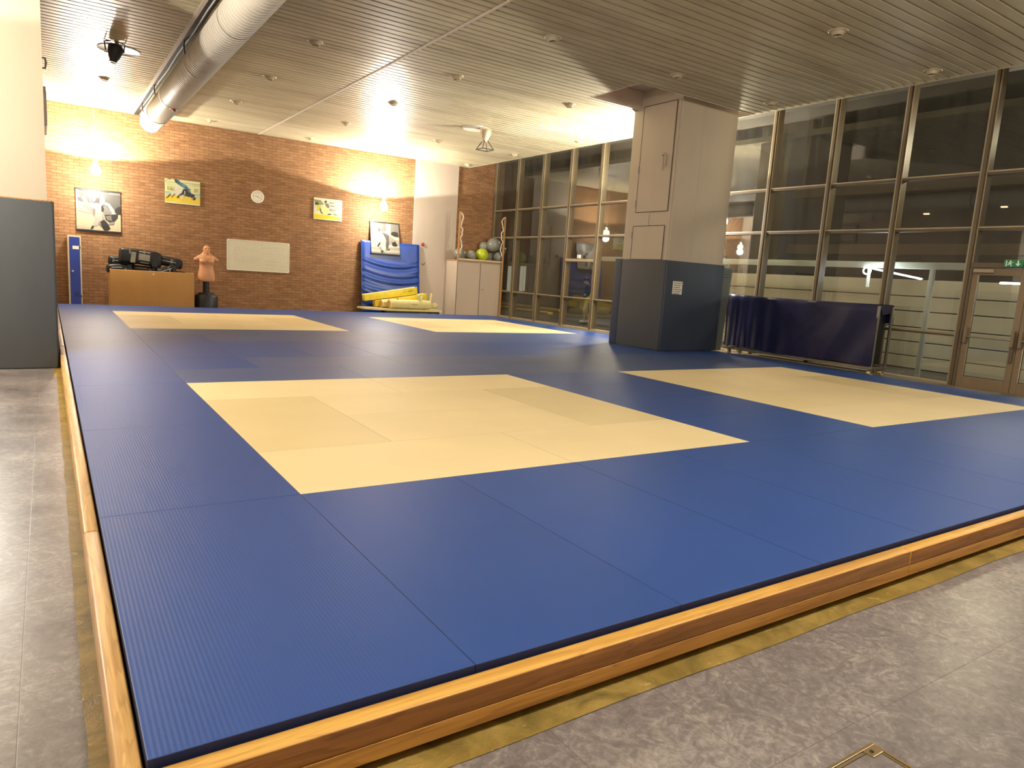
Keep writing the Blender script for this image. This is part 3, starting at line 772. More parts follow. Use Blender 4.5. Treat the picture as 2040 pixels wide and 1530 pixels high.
# ------------------------------------------------------------------ glazing
ZT = 5.32
PITCHW = 1.4417
y_first = 17.95
ymull = [y_first - PITCHW*k for k in range(19)]
ZS, ZCc, ZBb, ZA = -0.10, 0.80, 2.65, 3.58
def window_bay(i, ya, yb, door=False):
    """one bay between the mullion at ya and the next at yb (< ya)"""
    r = bpy.data.objects.new('window_%d' % (i+1), None); COL.objects.link(r); r.location = (XG, (ya+yb)/2, 0); r['kind'] = 'structure'
    b = B(); add_box(b, (XG-0.09, ya-0.055, -0.2), (XG+0.10, ya+0.055, ZT), 0.006); add_box(b, (XG-0.115, ya-0.028, -0.15), (XG-0.088, ya+0.028, ZT), 0.004)
    obj('mullion', b, M['frame'], r)
    b = B(); add_box(b, (XG-0.098, ya+0.030, -0.15), (XG-0.082, ya+0.058, ZT)); add_box(b, (XG-0.098, ya-0.058, -0.15), (XG-0.082, ya-0.046, ZT)); obj('mullion_edge', b, M['frame_edge'], r)
    zs_ = [(ZA, 0.035), (ZBb, 0.035)] + ([] if door else [(ZCc, 0.03)])
    for z, h in zs_:
        b = B(); add_box(b, (XG-0.07, yb+0.055, z-h), (XG+0.06, ya-0.055, z+h), 0.005); add_box(b, (XG-0.085, yb+0.055, z+h*0.2), (XG-0.068, ya-0.055, z+h*0.9), 0, mi=1); obj('transom', b, [M['frame'], M['frame_edge']], r)
    if not door:
        b = B(); add_box(b, (XG-0.10, yb+0.055, -0.2), (XG+0.08, ya-0.055, -0.055), 0.006); obj('sill', b, M['frame_edge'], r)
    lv = [(-0.06 if not door else 2.06, ZCc), (ZCc, ZBb), (ZBb, ZA), (ZA, ZT)] if not door else [(2.06, ZBb), (ZBb, ZA), (ZA, ZT)]
    for z0, z1 in lv:
        b = B(); add_poly(b, [(XG, yb+0.05, z0), (XG, ya-0.05, z0), (XG, ya-0.05, z1), (XG, yb+0.05, z1)]); obj('pane', b, M['glass'], r)
    return r
bay = 0
for k in range(18):
    ya, yb = ymull[k], ymull[k+1]
    isd = k in (11, 12)
    window_bay(bay, ya, yb, isd); bay += 1
bm = B(); add_box(bm, (XG-0.06, YB, 5.30), (XG+0.3, YW, 6.3)); structure(obj('wall_right', bm, M['facade']))
# frame of the single opening light in the fourth bay, with a small white contact box
ya, yb = ymull[3], ymull[4]
bm = B(); add_box(bm, (XG-0.12, yb+0.06, 1.90), (XG-0.05, ya-0.06, 1.985), 0.006); structure(obj('trim_6', bm, M['frame_edge']))
bm = B(); add_box(bm, (XG-0.15, (ya+yb)/2-0.06, 2.0), (XG-0.08, (ya+yb)/2+0.05, 2.10), 0.008); tag(obj('contact_box', bm, M['white']), 'small white box on the window rail left of the column', 'box')

# glazed double door, its left leaf in view
dY1 = ymull[11]; dY0 = ymull[12]
def door_leaf(name, ya, yb, handle_side, lab):
    r = bpy.data.objects.new(name, None); COL.objects.link(r); r.location = (XG-0.05, (ya+yb)/2, -0.09); r['kind'] = 'structure'
    x0, x1 = XG-0.09, XG-0.03
    w = 0.10
    b = B()
    add_box(b, (x0, yb, -0.09), (x1, yb+w, 1.98), 0.006); add_box(b, (x0, ya-w, -0.09), (x1, ya, 1.98), 0.006)
    add_box(b, (x0+0.001, yb+w, 1.86), (x1-0.001, ya-w, 1.98), 0.004); add_box(b, (x0+0.001, yb+w, -0.09), (x1-0.001, ya-w, 0.10), 0.004)
    obj('leaf_frame', b, M['doorframe'], r)
    b = B(); add_poly(b, [(XG-0.06, yb+w-0.01, 0.09), (XG-0.06, ya-w+0.01, 0.09), (XG-0.06, ya-w+0.01, 1.87), (XG-0.06, yb+w-0.01, 1.87)]); obj('pane', b, M['glass'], r)
    b = B(); add_box(b, (x0-0.002, ya-w-0.006, 0.10), (x0+0.004, ya-w+0.004, 1.86)); obj('glazing_bead', b, M['chrome'], r)
    b = B(); add_cyl(b, (x0-0.07, yb+0.04, 0.80), (x0-0.07, ya-0.05, 0.80), 0.014, n=10)
    pb = obj('push_bar', b, M['steel'], r, smooth=True)
    for yy in (yb+0.05, ya-0.06):
        b = B(); add_box(b, (x0-0.085, yy-0.025, 0.68), (x0+0.0, yy+0.025, 0.96), 0.012); obj('bar_bracket', b, M['doorframe'], pb)
    b = B(); add_box(b, (x0-0.06, ya-0.34, 1.90), (x0, ya-0.03, 1.96), 0.008); obj('door_closer', b, M['frame_edge'], r)
    b = B(); add_box(b, (x0-0.035, yb+0.02, 0.42), (x0, yb+0.06, 0.72), 0.006); obj('handle', b, M['frame'], r)
    return r
ym = (ymull[11]+ymull[13])/2
ld0 = ymull[11]-0.08
door_leaf('door_1', ld0, ld0-0.84, 1, '')
door_leaf('door_2', ld0-0.845, ld0-1.69, 1, '')
bm = B(); add_box(bm, (XG-0.12, ld0-1.9, 1.985), (XG+0.06, ymull[11]-0.05, 2.07), 0.006); add_box(bm, (XG-0.10, ld0, -0.15), (XG+0.04, ymull[11]-0.05, 2.0), 0.004); structure(obj('trim_7', bm, M['frame']))
bm = B(); add_box(bm, (XG-0.15, ld0-2.0, -0.2), (XG+0.05, ymull[11], -0.09), 0.004); structure(obj('trim_8', bm, M['frame']))
# emergency exit sign on the door head
e0, e1 = at(2001, 519, 0, XG-0.17), at(2034, 535, 0, XG-0.17)
t = thing('exit_sign', 'green emergency exit sign with running figure and down arrow above the glass door', 'sign', (XG-0.15, e1.y, e1.z-0.0))
ya, yb, z0, z1 = e0.y, e1.y-0.02, 2.0, 2.125
bm = B(); add_box(bm, (XG-0.17, yb, z0), (XG-0.12, ya, z1), 0.006); obj('housing', bm, M['signgreen'], t)
bm = B(); add_box(bm, (XG-0.12, yb+0.05, z0+0.03), (XG-0.07, ya-0.05, z1-0.03)); obj('mount', bm, M['blackmetal'], t)
bm = B(); W = ya-yb; xf = XG-0.1715
Y = lambda u: ya-u*W
Z = lambda v: z0+v*(z1-z0)
add_poly(bm, [(xf, Y(u), Z(v)) for u, v in ((0.70, 0.88), (0.78, 0.88), (0.78, 0.48), (0.88, 0.48), (0.74, 0.12), (0.60, 0.48), (0.70, 0.48))])
add_poly(bm, [(xf, Y(u), Z(v)) for u, v in ((0.10, 0.10), (0.16, 0.10), (0.16, 0.88), (0.10, 0.88))])
for pl in (((0.27, 0.62), (0.34, 0.66), (0.42, 0.50), (0.34, 0.36), (0.26, 0.42)), ((0.34, 0.40), (0.40, 0.36), (0.44, 0.14), (0.38, 0.12)), ((0.26, 0.44), (0.31, 0.38), (0.22, 0.24), (0.17, 0.28)), ((0.20, 0.58), (0.28, 0.64), (0.27, 0.57), (0.21, 0.50)), ((0.36, 0.64), (0.42, 0.58), (0.50, 0.62), (0.49, 0.67)),
           [(0.33+0.05*math.cos(a*PI/5), 0.78+0.10*math.sin(a*PI/5)) for a in range(10)]):
    add_poly(bm, [(xf, Y(u), Z(v)) for u, v in pl])
obj('pictogram', bm, M['signwhite'], t, recalc=False)

# ------------------------------------------------------------------ cabinet with exercise balls in the far corner
cbx0, cbx1, cby0, cby1, cbz = 10.40, 12.18, 17.20, YW-0.06, 1.78
t = thing('storage_cabinet', 'white two door storage cabinet in the far corner under the exercise balls', 'cabinet', ((cbx0+cbx1)/2, cby0, ZF))
bm = B(); add_box(bm, (cbx0, cby0+0.02, ZF), (cbx1, cby1, cbz-0.03), 0.004); obj('carcass', bm, M['cabwhite'], t)
xd = at(957, 520, 1, cby0).x
for (xa, xb, hx_) in ((cbx0+0.03, xd-0.07, cbx0+0.07), (xd+0.03, cbx1-0.05, xd+0.07)):
    bm = B(); add_box(bm, (xa, cby0-0.002, ZF+0.08), (xb, cby0+0.022, cbz-0.07), 0.004); d = obj('door', bm, M['cabwhite'], t)
    bm = B(); add_box(bm, (hx_, cby0-0.012, 0.66), (hx_+0.03, cby0-0.001, 0.90), 0.004); add_cyl(bm, (hx_+0.015, cby0-0.05, 0.83), (hx_+0.12, cby0-0.05, 0.83), 0.011, n=8); add_cyl(bm, (hx_+0.015, cby0-0.05, 0.83), (hx_+0.015, cby0, 0.83), 0.010, n=8); obj('lever_handle', bm, M['slab'], d, smooth=True)
    bm = B(); add_box(bm, (xa-0.006, cby0-0.0005, ZF+0.08), (xa-0.001, cby0+0.02, cbz-0.07)); add_box(bm, (xa, cby0-0.0005, cbz-0.069), (xb, cby0+0.02, cbz-0.064)); obj('door_gap', bm, M['darkline'], d)
bm = B(); add_box(bm, (cbx0-0.02, cby0-0.03, cbz-0.03), (cbx1+0.02, cby1, cbz), 0.004); tp = obj('top', bm, M['postwood'], t)
bm = B(); add_box(bm, (cbx0-0.01, cby0-0.034, cbz), (cbx1, cby0-0.01, cbz+0.05), 0.003); obj('front_lip', bm, M['lockercream'], t)
for nm, xx in (('left', cbx0), ('right', cbx1)):
    zb = cbz if nm == 'left' else -0.085
    ps = thing('net_post', 'wooden upright with loose white rope at the %s front corner of the cabinet' % nm, 'post', (xx, cby0-0.05, zb), 'wooden net uprights of the corner cabinet')
    bm = B(); add_box(bm, (xx-0.035, cby0-0.062, zb), (xx+0.035, cby0-0.0355, 3.36), 0.004); obj('upright', bm, M['postwood'], ps)
    bm = B(); sgn = 1 if nm == 'left' else -1
    pts = [(xx+sgn*(0.085+0.035*math.sin(k*1.35)+0.02*math.sin(k*2.9)), cby0-0.045, 3.28-k*0.098) for k in range(14)]
    pts = [(xx+sgn*0.03, cby0-0.045, 3.33)]+pts; add_tube(bm, pts, 0.024 if nm == 'left' else 0.018, 6); obj('rope', bm, M['rope'], ps, smooth=True)
def exb(px, z, r, y, key, lab):
    c = at(px, 505, 1, y); 
    b = B(); add_ball(b, (c.x, y, z), r, 32, 20)
    o = obj('exercise_ball', b, M[key], loc=(c.x, y, z-r), smooth=True)
    b = B()
    for a in (-0.42, 0.0, 0.42):
        zz = r*math.sin(a); rr = r*math.cos(a)
        add_tube(b, [(c.x+rr*math.cos(u*PI/16), y+rr*math.sin(u*PI/16), z+zz) for u in range(33)], 0.004, 5)
    obj('rib', b, M[key], o, smooth=True)
    return tag(o, lab, 'ball', 'exercise balls on the corner cabinet')
exb(914.5, cbz+0.20, 0.19, 17.43, 'balldark', 'dark grey exercise ball at the left end of the cabinet top, beside the post')
exb(925, cbz+0.165, 0.165, 17.77, 'balldark', 'small grey exercise ball second from the left on the cabinet')
exb(939.5, cbz+0.18, 0.18, 17.45, 'balldark', 'grey exercise ball just left of the lime green one')
exb(960.5, cbz+0.225, 0.225, 17.45, 'ballgreen', 'lime green exercise ball on the cabinet')
exb(978, cbz+0.17, 0.17, 17.78, 'balldark', 'grey exercise ball low behind, between the lime green ball and the right end')
exb(993, cbz+0.19, 0.19, 17.43, 'balldark', 'grey exercise ball at the right end of the lower row')
exb(982.5, cbz+0.61, 0.245, 17.50, 'balldark', 'large shiny grey exercise ball on top of the pile')
exb(999, cbz+0.45, 0.17, 17.79, 'balldark', 'grey exercise ball at the right of the upper row, below the top ball')
exb(964, cbz+0.53, 0.18, 17.78, 'balldark', 'grey exercise ball half hidden behind the lime green ball')

# small fittings on the white panel
q = at(842, 487, 1, YW-0.06)
bm = B(); add_lathe(bm, [(0.0, 0.06), (0.05, 0.055), (0.062, 0.03), (0.05, 0.0), (0.0, 0.0)], n=16, M=Matrix.Translation((q.x, YW-0.05, q.z)) @ Matrix.Rotation(PI/2, 4, 'X')); tag(obj('alarm_button', bm, M['red'], smooth=True), 'small dark red button on the white panel beside the blue crash mat', 'button')
q = at(843, 526, 1, YW-0.06)
bm = B(); add_tube(bm, [(q.x-0.05, YW-0.05, q.z), (q.x-0.02, YW-0.10, q.z-0.02), (q.x+0.03, YW-0.10, q.z), (q.x+0.03, YW-0.10, q.z+0.05)], 0.010, 6); tag(obj('wall_hook', bm, M['blackmetal'], smooth=True), 'small dark hook on the white panel beside the blue crash mat', 'hook')

# ------------------------------------------------------------------ things on the brick wall
def uv_of(corners, pt):
    (tl, tr, br, bl) = [Vector(c) for c in corners]; p = Vector(pt); u = v = 0.5
    for _ in range(30):
        P = (tl*(1-u)+tr*u)*v + (bl*(1-u)+br*u)*(1-v)
        e = p-P
        du = (tr-tl)*v+(br-bl)*(1-v); dv = (tl*(1-u)+tr*u)-(bl*(1-u)+br*u)
        det = du.x*dv.y-du.y*dv.x
        u += (e.x*dv.y-e.y*dv.x)/det; v += (du.x*e.y-du.y*e.x)/det
    return min(max(u, 0), 1), min(max(v, 0), 1)
_pc = {}
def pcol(c, rough):
    k = (c, rough)
    if k not in _pc: _pc[k] = simple('print_ink', srgb(*[int(q*(0.86 if rough < 0.5 else 0.76)) for q in c]), rough, vary=0.05, scale=12)
    return _pc[k]
def picture(name, label, x0, x1, z0, z1, base, corners, polys, rods, rough=0.5, tilt=0.0, thick=0.03, y=None, texts=()):
    y = YW-0.012 if y is None else y
    t = thing(name, label, 'picture', ((x0+x1)/2, y, z0))
    def P(u, v, d): return Vector((x0+u*(x1-x0), y-thick-d-tilt*(1-v), z0+v*(z1-z0)))
    mats = [pcol(base, rough), M['white'] if not rods else M['paper']]
    b = B()
    fr = [P(0, 0, 0), P(1, 0, 0), P(1, 1, 0), P(0, 1, 0)]
    add_prism(b, fr, (0, thick*0.9, 0), 0)
    for i, (c, pts) in enumerate(polys):
        m = pcol(c, rough)
        if m not in mats: mats.append(m)
        uv = [uv_of(corners, p) for p in pts]
        add_poly(b, [P(u, v, 0.0012+0.0006*i) for u, v in uv], mats.index(m))
    bmesh.ops.recalc_face_normals(b, faces=b.faces)
    obj('print', b, mats, t, recalc=False)
    for (txt, c, px, py, size) in texts:
        u, v = uv_of(corners, (px, py)); q = P(u, v, 0.0012+0.0006*len(polys))
        bt = text_bm(txt, size, Matrix.Translation(q) @ Matrix.Rotation(PI/2, 4, 'X')); obj('lettering', bt, pcol(c, rough), t)
    if rods:
        for v in (1.0, 0.0):
            q0, q1 = P(0, v, 0.004), P(1, v, 0.004); dz = 0.03 if v == 1.0 else -0.04
            b = B(); add_box(b, (x0-0.012, q0.y-0.008, min(q0.z, q0.z+dz)-0.004), (x1+0.012, q0.y+thick, max(q0.z, q0.z+dz)+0.004), 0.004); obj('rod', b, M['black'], t)
    return t
G = lambda v: (int(v), int(v*0.95), int(v*0.86))
CA = [(320, 400), (1280, 500), (1300, 1310), (350, 1260)]
picture('wall_picture', 'black and white photo print of a judo throw between black rods, above the blue locker', -0.505, 0.51, 1.83, 2.845, (214, 196, 156), CA, [
    (G(96), [(350, 405), (1280, 500), (1290, 950), (1160, 900), (900, 780), (500, 690), (370, 640)]), (G(130), [(1020, 480), (1280, 505), (1280, 545), (1030, 520)]), (G(70), [(760, 600), (840, 590), (830, 700), (690, 690)]),
    (G(216), [(670, 440), (745, 450), (740, 650), (680, 680)]), (G(150), [(630, 440), (650, 440), (640, 680), (615, 660)]), (G(214), [(870, 470), (910, 475), (900, 570), (940, 580), (940, 700), (870, 770), (830, 680), (840, 590), (875, 570)]),
    (G(215), [(320, 400), (375, 408), (430, 560), (360, 575), (330, 540)]), (G(100), [(355, 580), (440, 565), (500, 640), (370, 635)]), (G(170), [(350, 820), (560, 835), (700, 930), (500, 900), (350, 860)]),
    (G(150), [(440, 565), (500, 545), (570, 690), (640, 770), (740, 830), (735, 1010), (600, 830), (465, 740), (490, 690)]), (G(220), [(490, 552), (515, 548), (590, 700), (560, 700)]),
    (G(178), [(570, 690), (800, 700), (900, 780), (880, 900), (870, 1080), (780, 1190), (690, 1190), (740, 1000), (700, 830), (640, 760)]), (G(120), [(680, 810), (740, 830), (735, 960), (700, 930)]),
    (G(196), [(930, 740), (960, 680), (1050, 720), (1150, 850), (1170, 930), (1120, 940), (1000, 760)]), (G(130), [(910, 770), (960, 760), (1100, 900), (1060, 940), (950, 950), (900, 900)]),
    (G(34), [(865, 760), (895, 745), (930, 830), (910, 890), (870, 880)]), (G(160), [(880, 910), (940, 940), (930, 1040), (880, 1090)]), (G(48), [(940, 950), (1230, 935), (1220, 1020), (1150, 1090), (1050, 1110), (960, 1050)]), (G(120), [(960, 980), (1080, 960), (1100, 1080), (1000, 1060)]),
    (G(44), [(1160, 840), (1230, 780), (1280, 780), (1285, 950), (1180, 920)]), (G(140), [(800, 1130), (850, 1080), (900, 1180), (870, 1210)]), (G(36), [(850, 1090), (930, 1050), (1000, 1120), (1070, 1240), (1000, 1280), (930, 1280), (870, 1180)]),
    (G(56), [(670, 1180), (720, 1190), (690, 1250), (640, 1260)]), (G(150), [(1050, 1110), (1150, 1095), (1140, 1150), (1010, 1160)]), (G(190), [(350, 1180), (640, 1240), (640, 1270), (352, 1258)])], True)
CD = [(1080, 535), (1555, 575), (1580, 1080), (1100, 1040)]
picture('wall_picture', 'black and white judo throw photo print hanging in front of the blue crash mat', 7.56, 8.55, 1.80, 2.78, (176, 166, 144), CD, [
    (G(112), [(1080, 535), (1340, 560), (1340, 690), (1090, 700)]), (G(128), [(1420, 570), (1555, 580), (1565, 780), (1420, 740)]), (G(206), [(1345, 560), (1415, 570), (1415, 740), (1345, 720)]), (G(150), [(1362, 562), (1375, 564), (1375, 725), (1362, 722)]),
    (G(200), [(1090, 780), (1570, 800), (1572, 840), (1092, 820)]), (G(206), [(1092, 900), (1575, 930), (1577, 965), (1094, 945)]), (G(206), [(1096, 985), (1578, 1015), (1579, 1050), (1098, 1020)]),
    (G(40), [(1420, 740), (1440, 705), (1480, 695), (1540, 710), (1562, 785), (1480, 775)]), (G(206), [(1120, 620), (1170, 598), (1190, 660), (1230, 690), (1225, 740), (1160, 690)]), (G(190), [(1270, 610), (1300, 585), (1290, 620), (1240, 650), (1225, 700), (1215, 650)]), (G(60), [(1215, 645), (1245, 640), (1235, 690), (1215, 690)]),
    (G(196), [(1200, 700), (1262, 700), (1250, 820), (1210, 930), (1160, 880)]), (G(86), [(1270, 700), (1360, 740), (1400, 770), (1390, 860), (1400, 880), (1380, 960), (1350, 1020), (1330, 960), (1345, 840), (1310, 760)]), (G(150), [(1390, 780), (1440, 790), (1510, 850), (1440, 885), (1395, 870)]),
    (G(30), [(1440, 880), (1500, 860), (1540, 930), (1500, 945), (1450, 930)]), (G(36), [(1190, 930), (1235, 865), (1252, 890), (1215, 945)]), (G(196), [(1245, 890), (1330, 880), (1345, 990), (1310, 1040), (1260, 1000)]), (G(150), [(1230, 950), (1260, 940), (1290, 1035), (1260, 1030)]),
    (G(36), [(1370, 990), (1400, 970), (1400, 1005), (1380, 1010)]), (G(50), [(1265, 1000), (1300, 1005), (1290, 1040), (1255, 1035)])], True, tilt=0.205, thick=0.03, y=YW-0.02)
CBq = [(150, 128), (752, 200), (760, 597), (153, 535)]
picture('wall_picture', 'yellow colour judo photo panel left of the wall clock', 1.59, 2.485, 2.73, 3.385, (224, 226, 168), CBq, [
    ((234, 204, 40), [(153, 400), (300, 410), (760, 468), (760, 575), (153, 512)]), ((120, 130, 90), [(150, 183), (752, 240), (752, 246), (150, 189)]), ((170, 200, 206), [(155, 355), (265, 372), (240, 400), (155, 396)]), ((170, 200, 206), [(680, 405), (757, 412), (757, 460), (690, 462)]), ((70, 80, 60), [(155, 350), (250, 355), (250, 361), (155, 356)]), ((70, 80, 60), [(660, 402), (757, 408), (757, 414), (660, 408)]),
    ((60, 60, 44), [(190, 136), (250, 142), (250, 152), (190, 146)]), ((50, 50, 40), [(160, 158), (182, 160), (182, 170), (160, 168)]),
    ((214, 210, 186), [(350, 290), (460, 296), (472, 370), (400, 400), (330, 390), (255, 378), (300, 340)]), ((58, 102, 126), [(305, 148), (380, 160), (410, 200), (520, 258), (560, 310), (600, 318), (530, 345), (470, 290), (380, 240), (340, 210)]), ((24, 40, 56), [(305, 148), (340, 152), (360, 215), (330, 205)]), ((96, 150, 172), [(400, 215), (470, 240), (520, 275), (460, 270)]),
    ((22, 24, 30), [(465, 310), (530, 318), (600, 390), (655, 405), (660, 440), (600, 452), (500, 430), (460, 400), (385, 430), (385, 465), (345, 458), (360, 430), (430, 380)]), ((70, 96, 116), [(520, 320), (560, 330), (600, 380), (550, 370)]), ((206, 200, 150), [(480, 345), (495, 345), (495, 400), (478, 410)]),
    ((20, 18, 18), [(600, 450), (640, 440), (682, 468), (665, 502), (620, 495)]), ((190, 150, 100), [(608, 458), (636, 458), (640, 488), (618, 482)]), ((226, 214, 150), [(400, 440), (462, 402), (472, 470), (420, 482)]), ((78, 80, 40), [(160, 460), (235, 388), (256, 398), (180, 466)]), ((110, 100, 40), [(250, 450), (308, 384), (322, 394), (262, 452)])], False, 0.3,
    texts=(('E6/', (160, 150, 40), 248, 305, 0.15), ('3E', (160, 150, 40), 684, 345, 0.15), ('H I L', (168, 172, 110), 225, 230, 0.07), ('I I F H M', (168, 172, 110), 650, 262, 0.07)))
CC = [(125, 115), (610, 160), (600, 520), (120, 483)]
picture('wall_picture', 'yellow and white colour judo photo panel catching glare, right of the wall clock', 5.72, 6.62, 2.69, 3.345, (228, 226, 196), CC, [
    ((236, 212, 50), [(120, 395), (360, 410), (560, 455), (590, 500), (120, 468)]), ((150, 148, 110), [(125, 150), (240, 165), (300, 235), (240, 248), (200, 235), (140, 205)]), ((70, 70, 40), [(140, 215), (185, 190), (215, 240), (150, 245)]), ((60, 60, 60), [(300, 175), (340, 168), (345, 200), (310, 212)]), ((112, 112, 112), [(310, 210), (370, 220), (390, 290), (350, 290), (320, 240)]),
    ((220, 200, 40), [(180, 250), (230, 250), (225, 330), (190, 345)]), ((224, 228, 150), [(240, 260), (330, 270), (385, 330), (345, 382), (270, 382), (240, 335)]), ((70, 70, 50), [(225, 320), (240, 300), (250, 360), (285, 390), (250, 385)]), ((90, 90, 80), [(345, 410), (385, 382), (432, 402), (390, 412)]), ((150, 150, 130), [(440, 375), (510, 400), (522, 425), (470, 412)]), ((170, 170, 160), [(390, 300), (500, 318), (490, 352), (400, 350)]),
    ((150, 150, 140), [(380, 190), (470, 205), (460, 225), (385, 215)]), ((150, 150, 140), [(390, 240), (480, 255), (470, 275), (395, 265)])], False, 0.12)

# whiteboard with faint handwriting
wx0, wx1, wz0, wz1 = 3.20, 5.01, 0.99, 1.885
t = thing('whiteboard', 'white wall board with faint handwriting on the brick wall', 'whiteboard', ((wx0+wx1)/2, YW, wz0))
bm = B(); add_box(bm, (wx0+0.02, YW-0.022, wz0+0.02), (wx1-0.02, YW-0.003, wz1-0.02)); obj('panel', bm, M['board'], t)
bm = B()
for lo, hi in (((wx0+0.03, wz0), (wx1-0.03, wz0+0.024)), ((wx0+0.03, wz1-0.024), (wx1-0.03, wz1)), ((wx0, wz0+0.03), (wx0+0.024, wz1-0.03)), ((wx1-0.024, wz0+0.03), (wx1, wz1-0.03))):
    add_box(bm, (lo[0], YW-0.03, lo[1]), (hi[0], YW-0.003, hi[1]), 0.004)
obj('frame', bm, M['boardframe'], t)
for cx_, cz_ in ((wx0, wz0), (wx1, wz0), (wx0, wz1), (wx1, wz1)):
    bm = B(); sx_ = 1 if cx_ == wx0 else -1; sz_ = 1 if cz_ == wz0 else -1
    add_prism(bm, [(cx_, YW-0.032, cz_+sz_*0.06), (cx_+sx_*0.008, YW-0.032, cz_+sz_*0.02), (cx_+sx_*0.02, YW-0.032, cz_+sz_*0.008), (cx_+sx_*0.06, YW-0.032, cz_), (cx_+sx_*0.05, YW-0.032, cz_+sz_*0.05)], (0, 0.028, 0)); obj('corner_cap', bm, M['white'], t)
bm = B(); rr = random.Random(4)
def scribble(u0, u1, v):
    x = u0
    while x < u1:
        w = rr.uniform(0.03, 0.11); n = max(3, int(w/0.012)); pts = []
        for k in range(n): pts.append((wx0+(x+w*k/(n-1))*1.0, wz0+v+rr.uniform(-0.011, 0.011)))
        for a, b in zip(pts, pts[1:]):
            add_poly(bm, [(a[0], YW-0.0235, a[1]-0.0032), (b[0], YW-0.0235, b[1]-0.0032), (b[0], YW-0.0235, b[1]+0.0032), (a[0], YW-0.0235, a[1]+0.0032)])
        x += w+rr.uniform(0.02, 0.04)
for (u0, u1, v) in ((0.2, 0.75, 0.66), (0.2, 0.95, 0.60), (0.25, 0.42, 0.53), (0.22, 0.45, 0.47), (0.2, 0.9, 0.40), (0.2, 0.85, 0.35), (0.2, 0.8, 0.31), (0.3, 0.8, 0.25), (0.55, 1.0, 0.80), (1.0, 1.6, 0.70), (1.18, 1.66, 0.62), (1.0, 1.5, 0.53), (1.2, 1.7, 0.47), (1.25, 1.62, 0.40), (1.1, 1.5, 0.32), (1.2, 1.74, 0.30), (1.1, 1.7, 0.22), (1.3, 1.7, 0.16), (1.1, 1.4, 0.10), (1.45, 1.74, 0.06)): scribble(u0, u1, v)
obj('handwriting', bm, M['marker'], t, recalc=False)['kind'] = 'stuff'

# clock
q = Vector((4.055, YW, 3.165)); R0 = 0.185
t = thing('wall_clock', 'round white wall clock on the brick wall', 'clock', (q.x, YW, q.z))
MX = Matrix.Translation((q.x, YW-0.002, q.z)) @ Matrix.Rotation(PI/2, 4, 'X')
bm = B(); add_lathe(bm, [(0.0, 0.0), (R0, 0.0), (R0, 0.035), (R0-0.012, 0.045), (R0-0.022, 0.036), (R0-0.022, 0.030)], n=44, M=MX); obj('case', bm, M['white'], t, smooth=True)
bm = B(); add_lathe(bm, [(0.0, 0.0305), (R0-0.021, 0.0305)], n=44, M=MX); obj('dial', bm, M['paper'], t)
bm = B()
for h in range(12):
    a = h*PI/6
    if h in (0, 3, 6, 9):
        s = {0: '12', 3: '3', 6: '6', 9: '9'}[h]
        join(bm, text_bm(s, 0.06, Matrix.Translation((q.x+0.125*math.sin(a), YW-0.0335, q.z+0.125*math.cos(a))) @ Matrix.Rotation(PI/2, 4, 'X')))
    else:
        c = Vector((q.x+0.13*math.sin(a), YW-0.0335, q.z+0.13*math.cos(a))); d = Vector((math.sin(a), 0, math.cos(a)))*0.014; e = Vector((math.cos(a), 0, -math.sin(a)))*0.005
        add_poly(bm, [c-d-e, c-d+e, c+d+e, c+d-e])
obj('numerals', bm, M['ink'], t, recalc=False)
for nm, ang, L_, wd in (('hour_hand', (9+20/60)*PI/6, 0.085, 0.007), ('minute_hand', 20*PI/30, 0.13, 0.005)):
    bm = B(); d = Vector((math.sin(ang), 0, math.cos(ang))); e = Vector((math.cos(ang), 0, -math.sin(ang)))*wd; c = Vector((q.x, YW-0.036 if nm == 'hour_hand' else YW-0.038, q.z))
    add_poly(bm, [c-d*0.02-e, c-d*0.02+e, c+d*L_+e*0.5, c+d*L_-e*0.5]); obj(nm, bm, M['black'], t, recalc=False)

# ------------------------------------------------------------------ locker
lx0, lx1, ly0 = -0.735, -0.425, 17.62
t = thing('locker', 'narrow cream locker with a blue door against the brick wall', 'locker', ((lx0+lx1)/2, ly0, ZF))
lt = at(134, 468, 1, ly0).z
lx0, lx1 = at(134, 468, 1, ly0).x, at(161, 470, 1, ly0).x
bm = B(); add_box(bm, (lx0, ly0, ZF), (lx1, YW-0.03, lt), 0.006); obj('carcass', bm, M['lockercream'], t)
bm = B(); add_box(bm, (lx0+0.035, ly0-0.012, ZF+0.06), (lx1-0.03, ly0+0.002, lt-0.035), 0.004); d = obj('door', bm, M['lockerblue'], t)
bm = B(); add_box(bm, (lx0+0.105, ly0-0.015, lt-0.345), (lx0+0.245, ly0-0.012, lt-0.26)); nl = obj('name_card', bm, M['paper'], d); nl['label'] = 'small white card'
bm = B(); add_box(bm, (lx0+0.07, ly0-0.03, lt-0.93), (lx0+0.12, ly0-0.012, lt-0.88), 0.006); obj('lock', bm, M['chrome'], d)
for z in (lt-0.3, lt-1.55):
    bm = B(); add_cyl(bm, (lx1-0.025, ly0-0.008, z-0.03), (lx1-0.025, ly0-0.008, z+0.03), 0.010, n=8); obj('hinge', bm, M['black'], t)
bm = B()
for i in range(4): add_box(bm, (lx0+0.12, ly0-0.014, ZF+0.3+0.03*i), (lx0+0.22, ly0-0.0122, ZF+0.31+0.03*i))
obj('vent_slots', bm, M['darkline'], d)

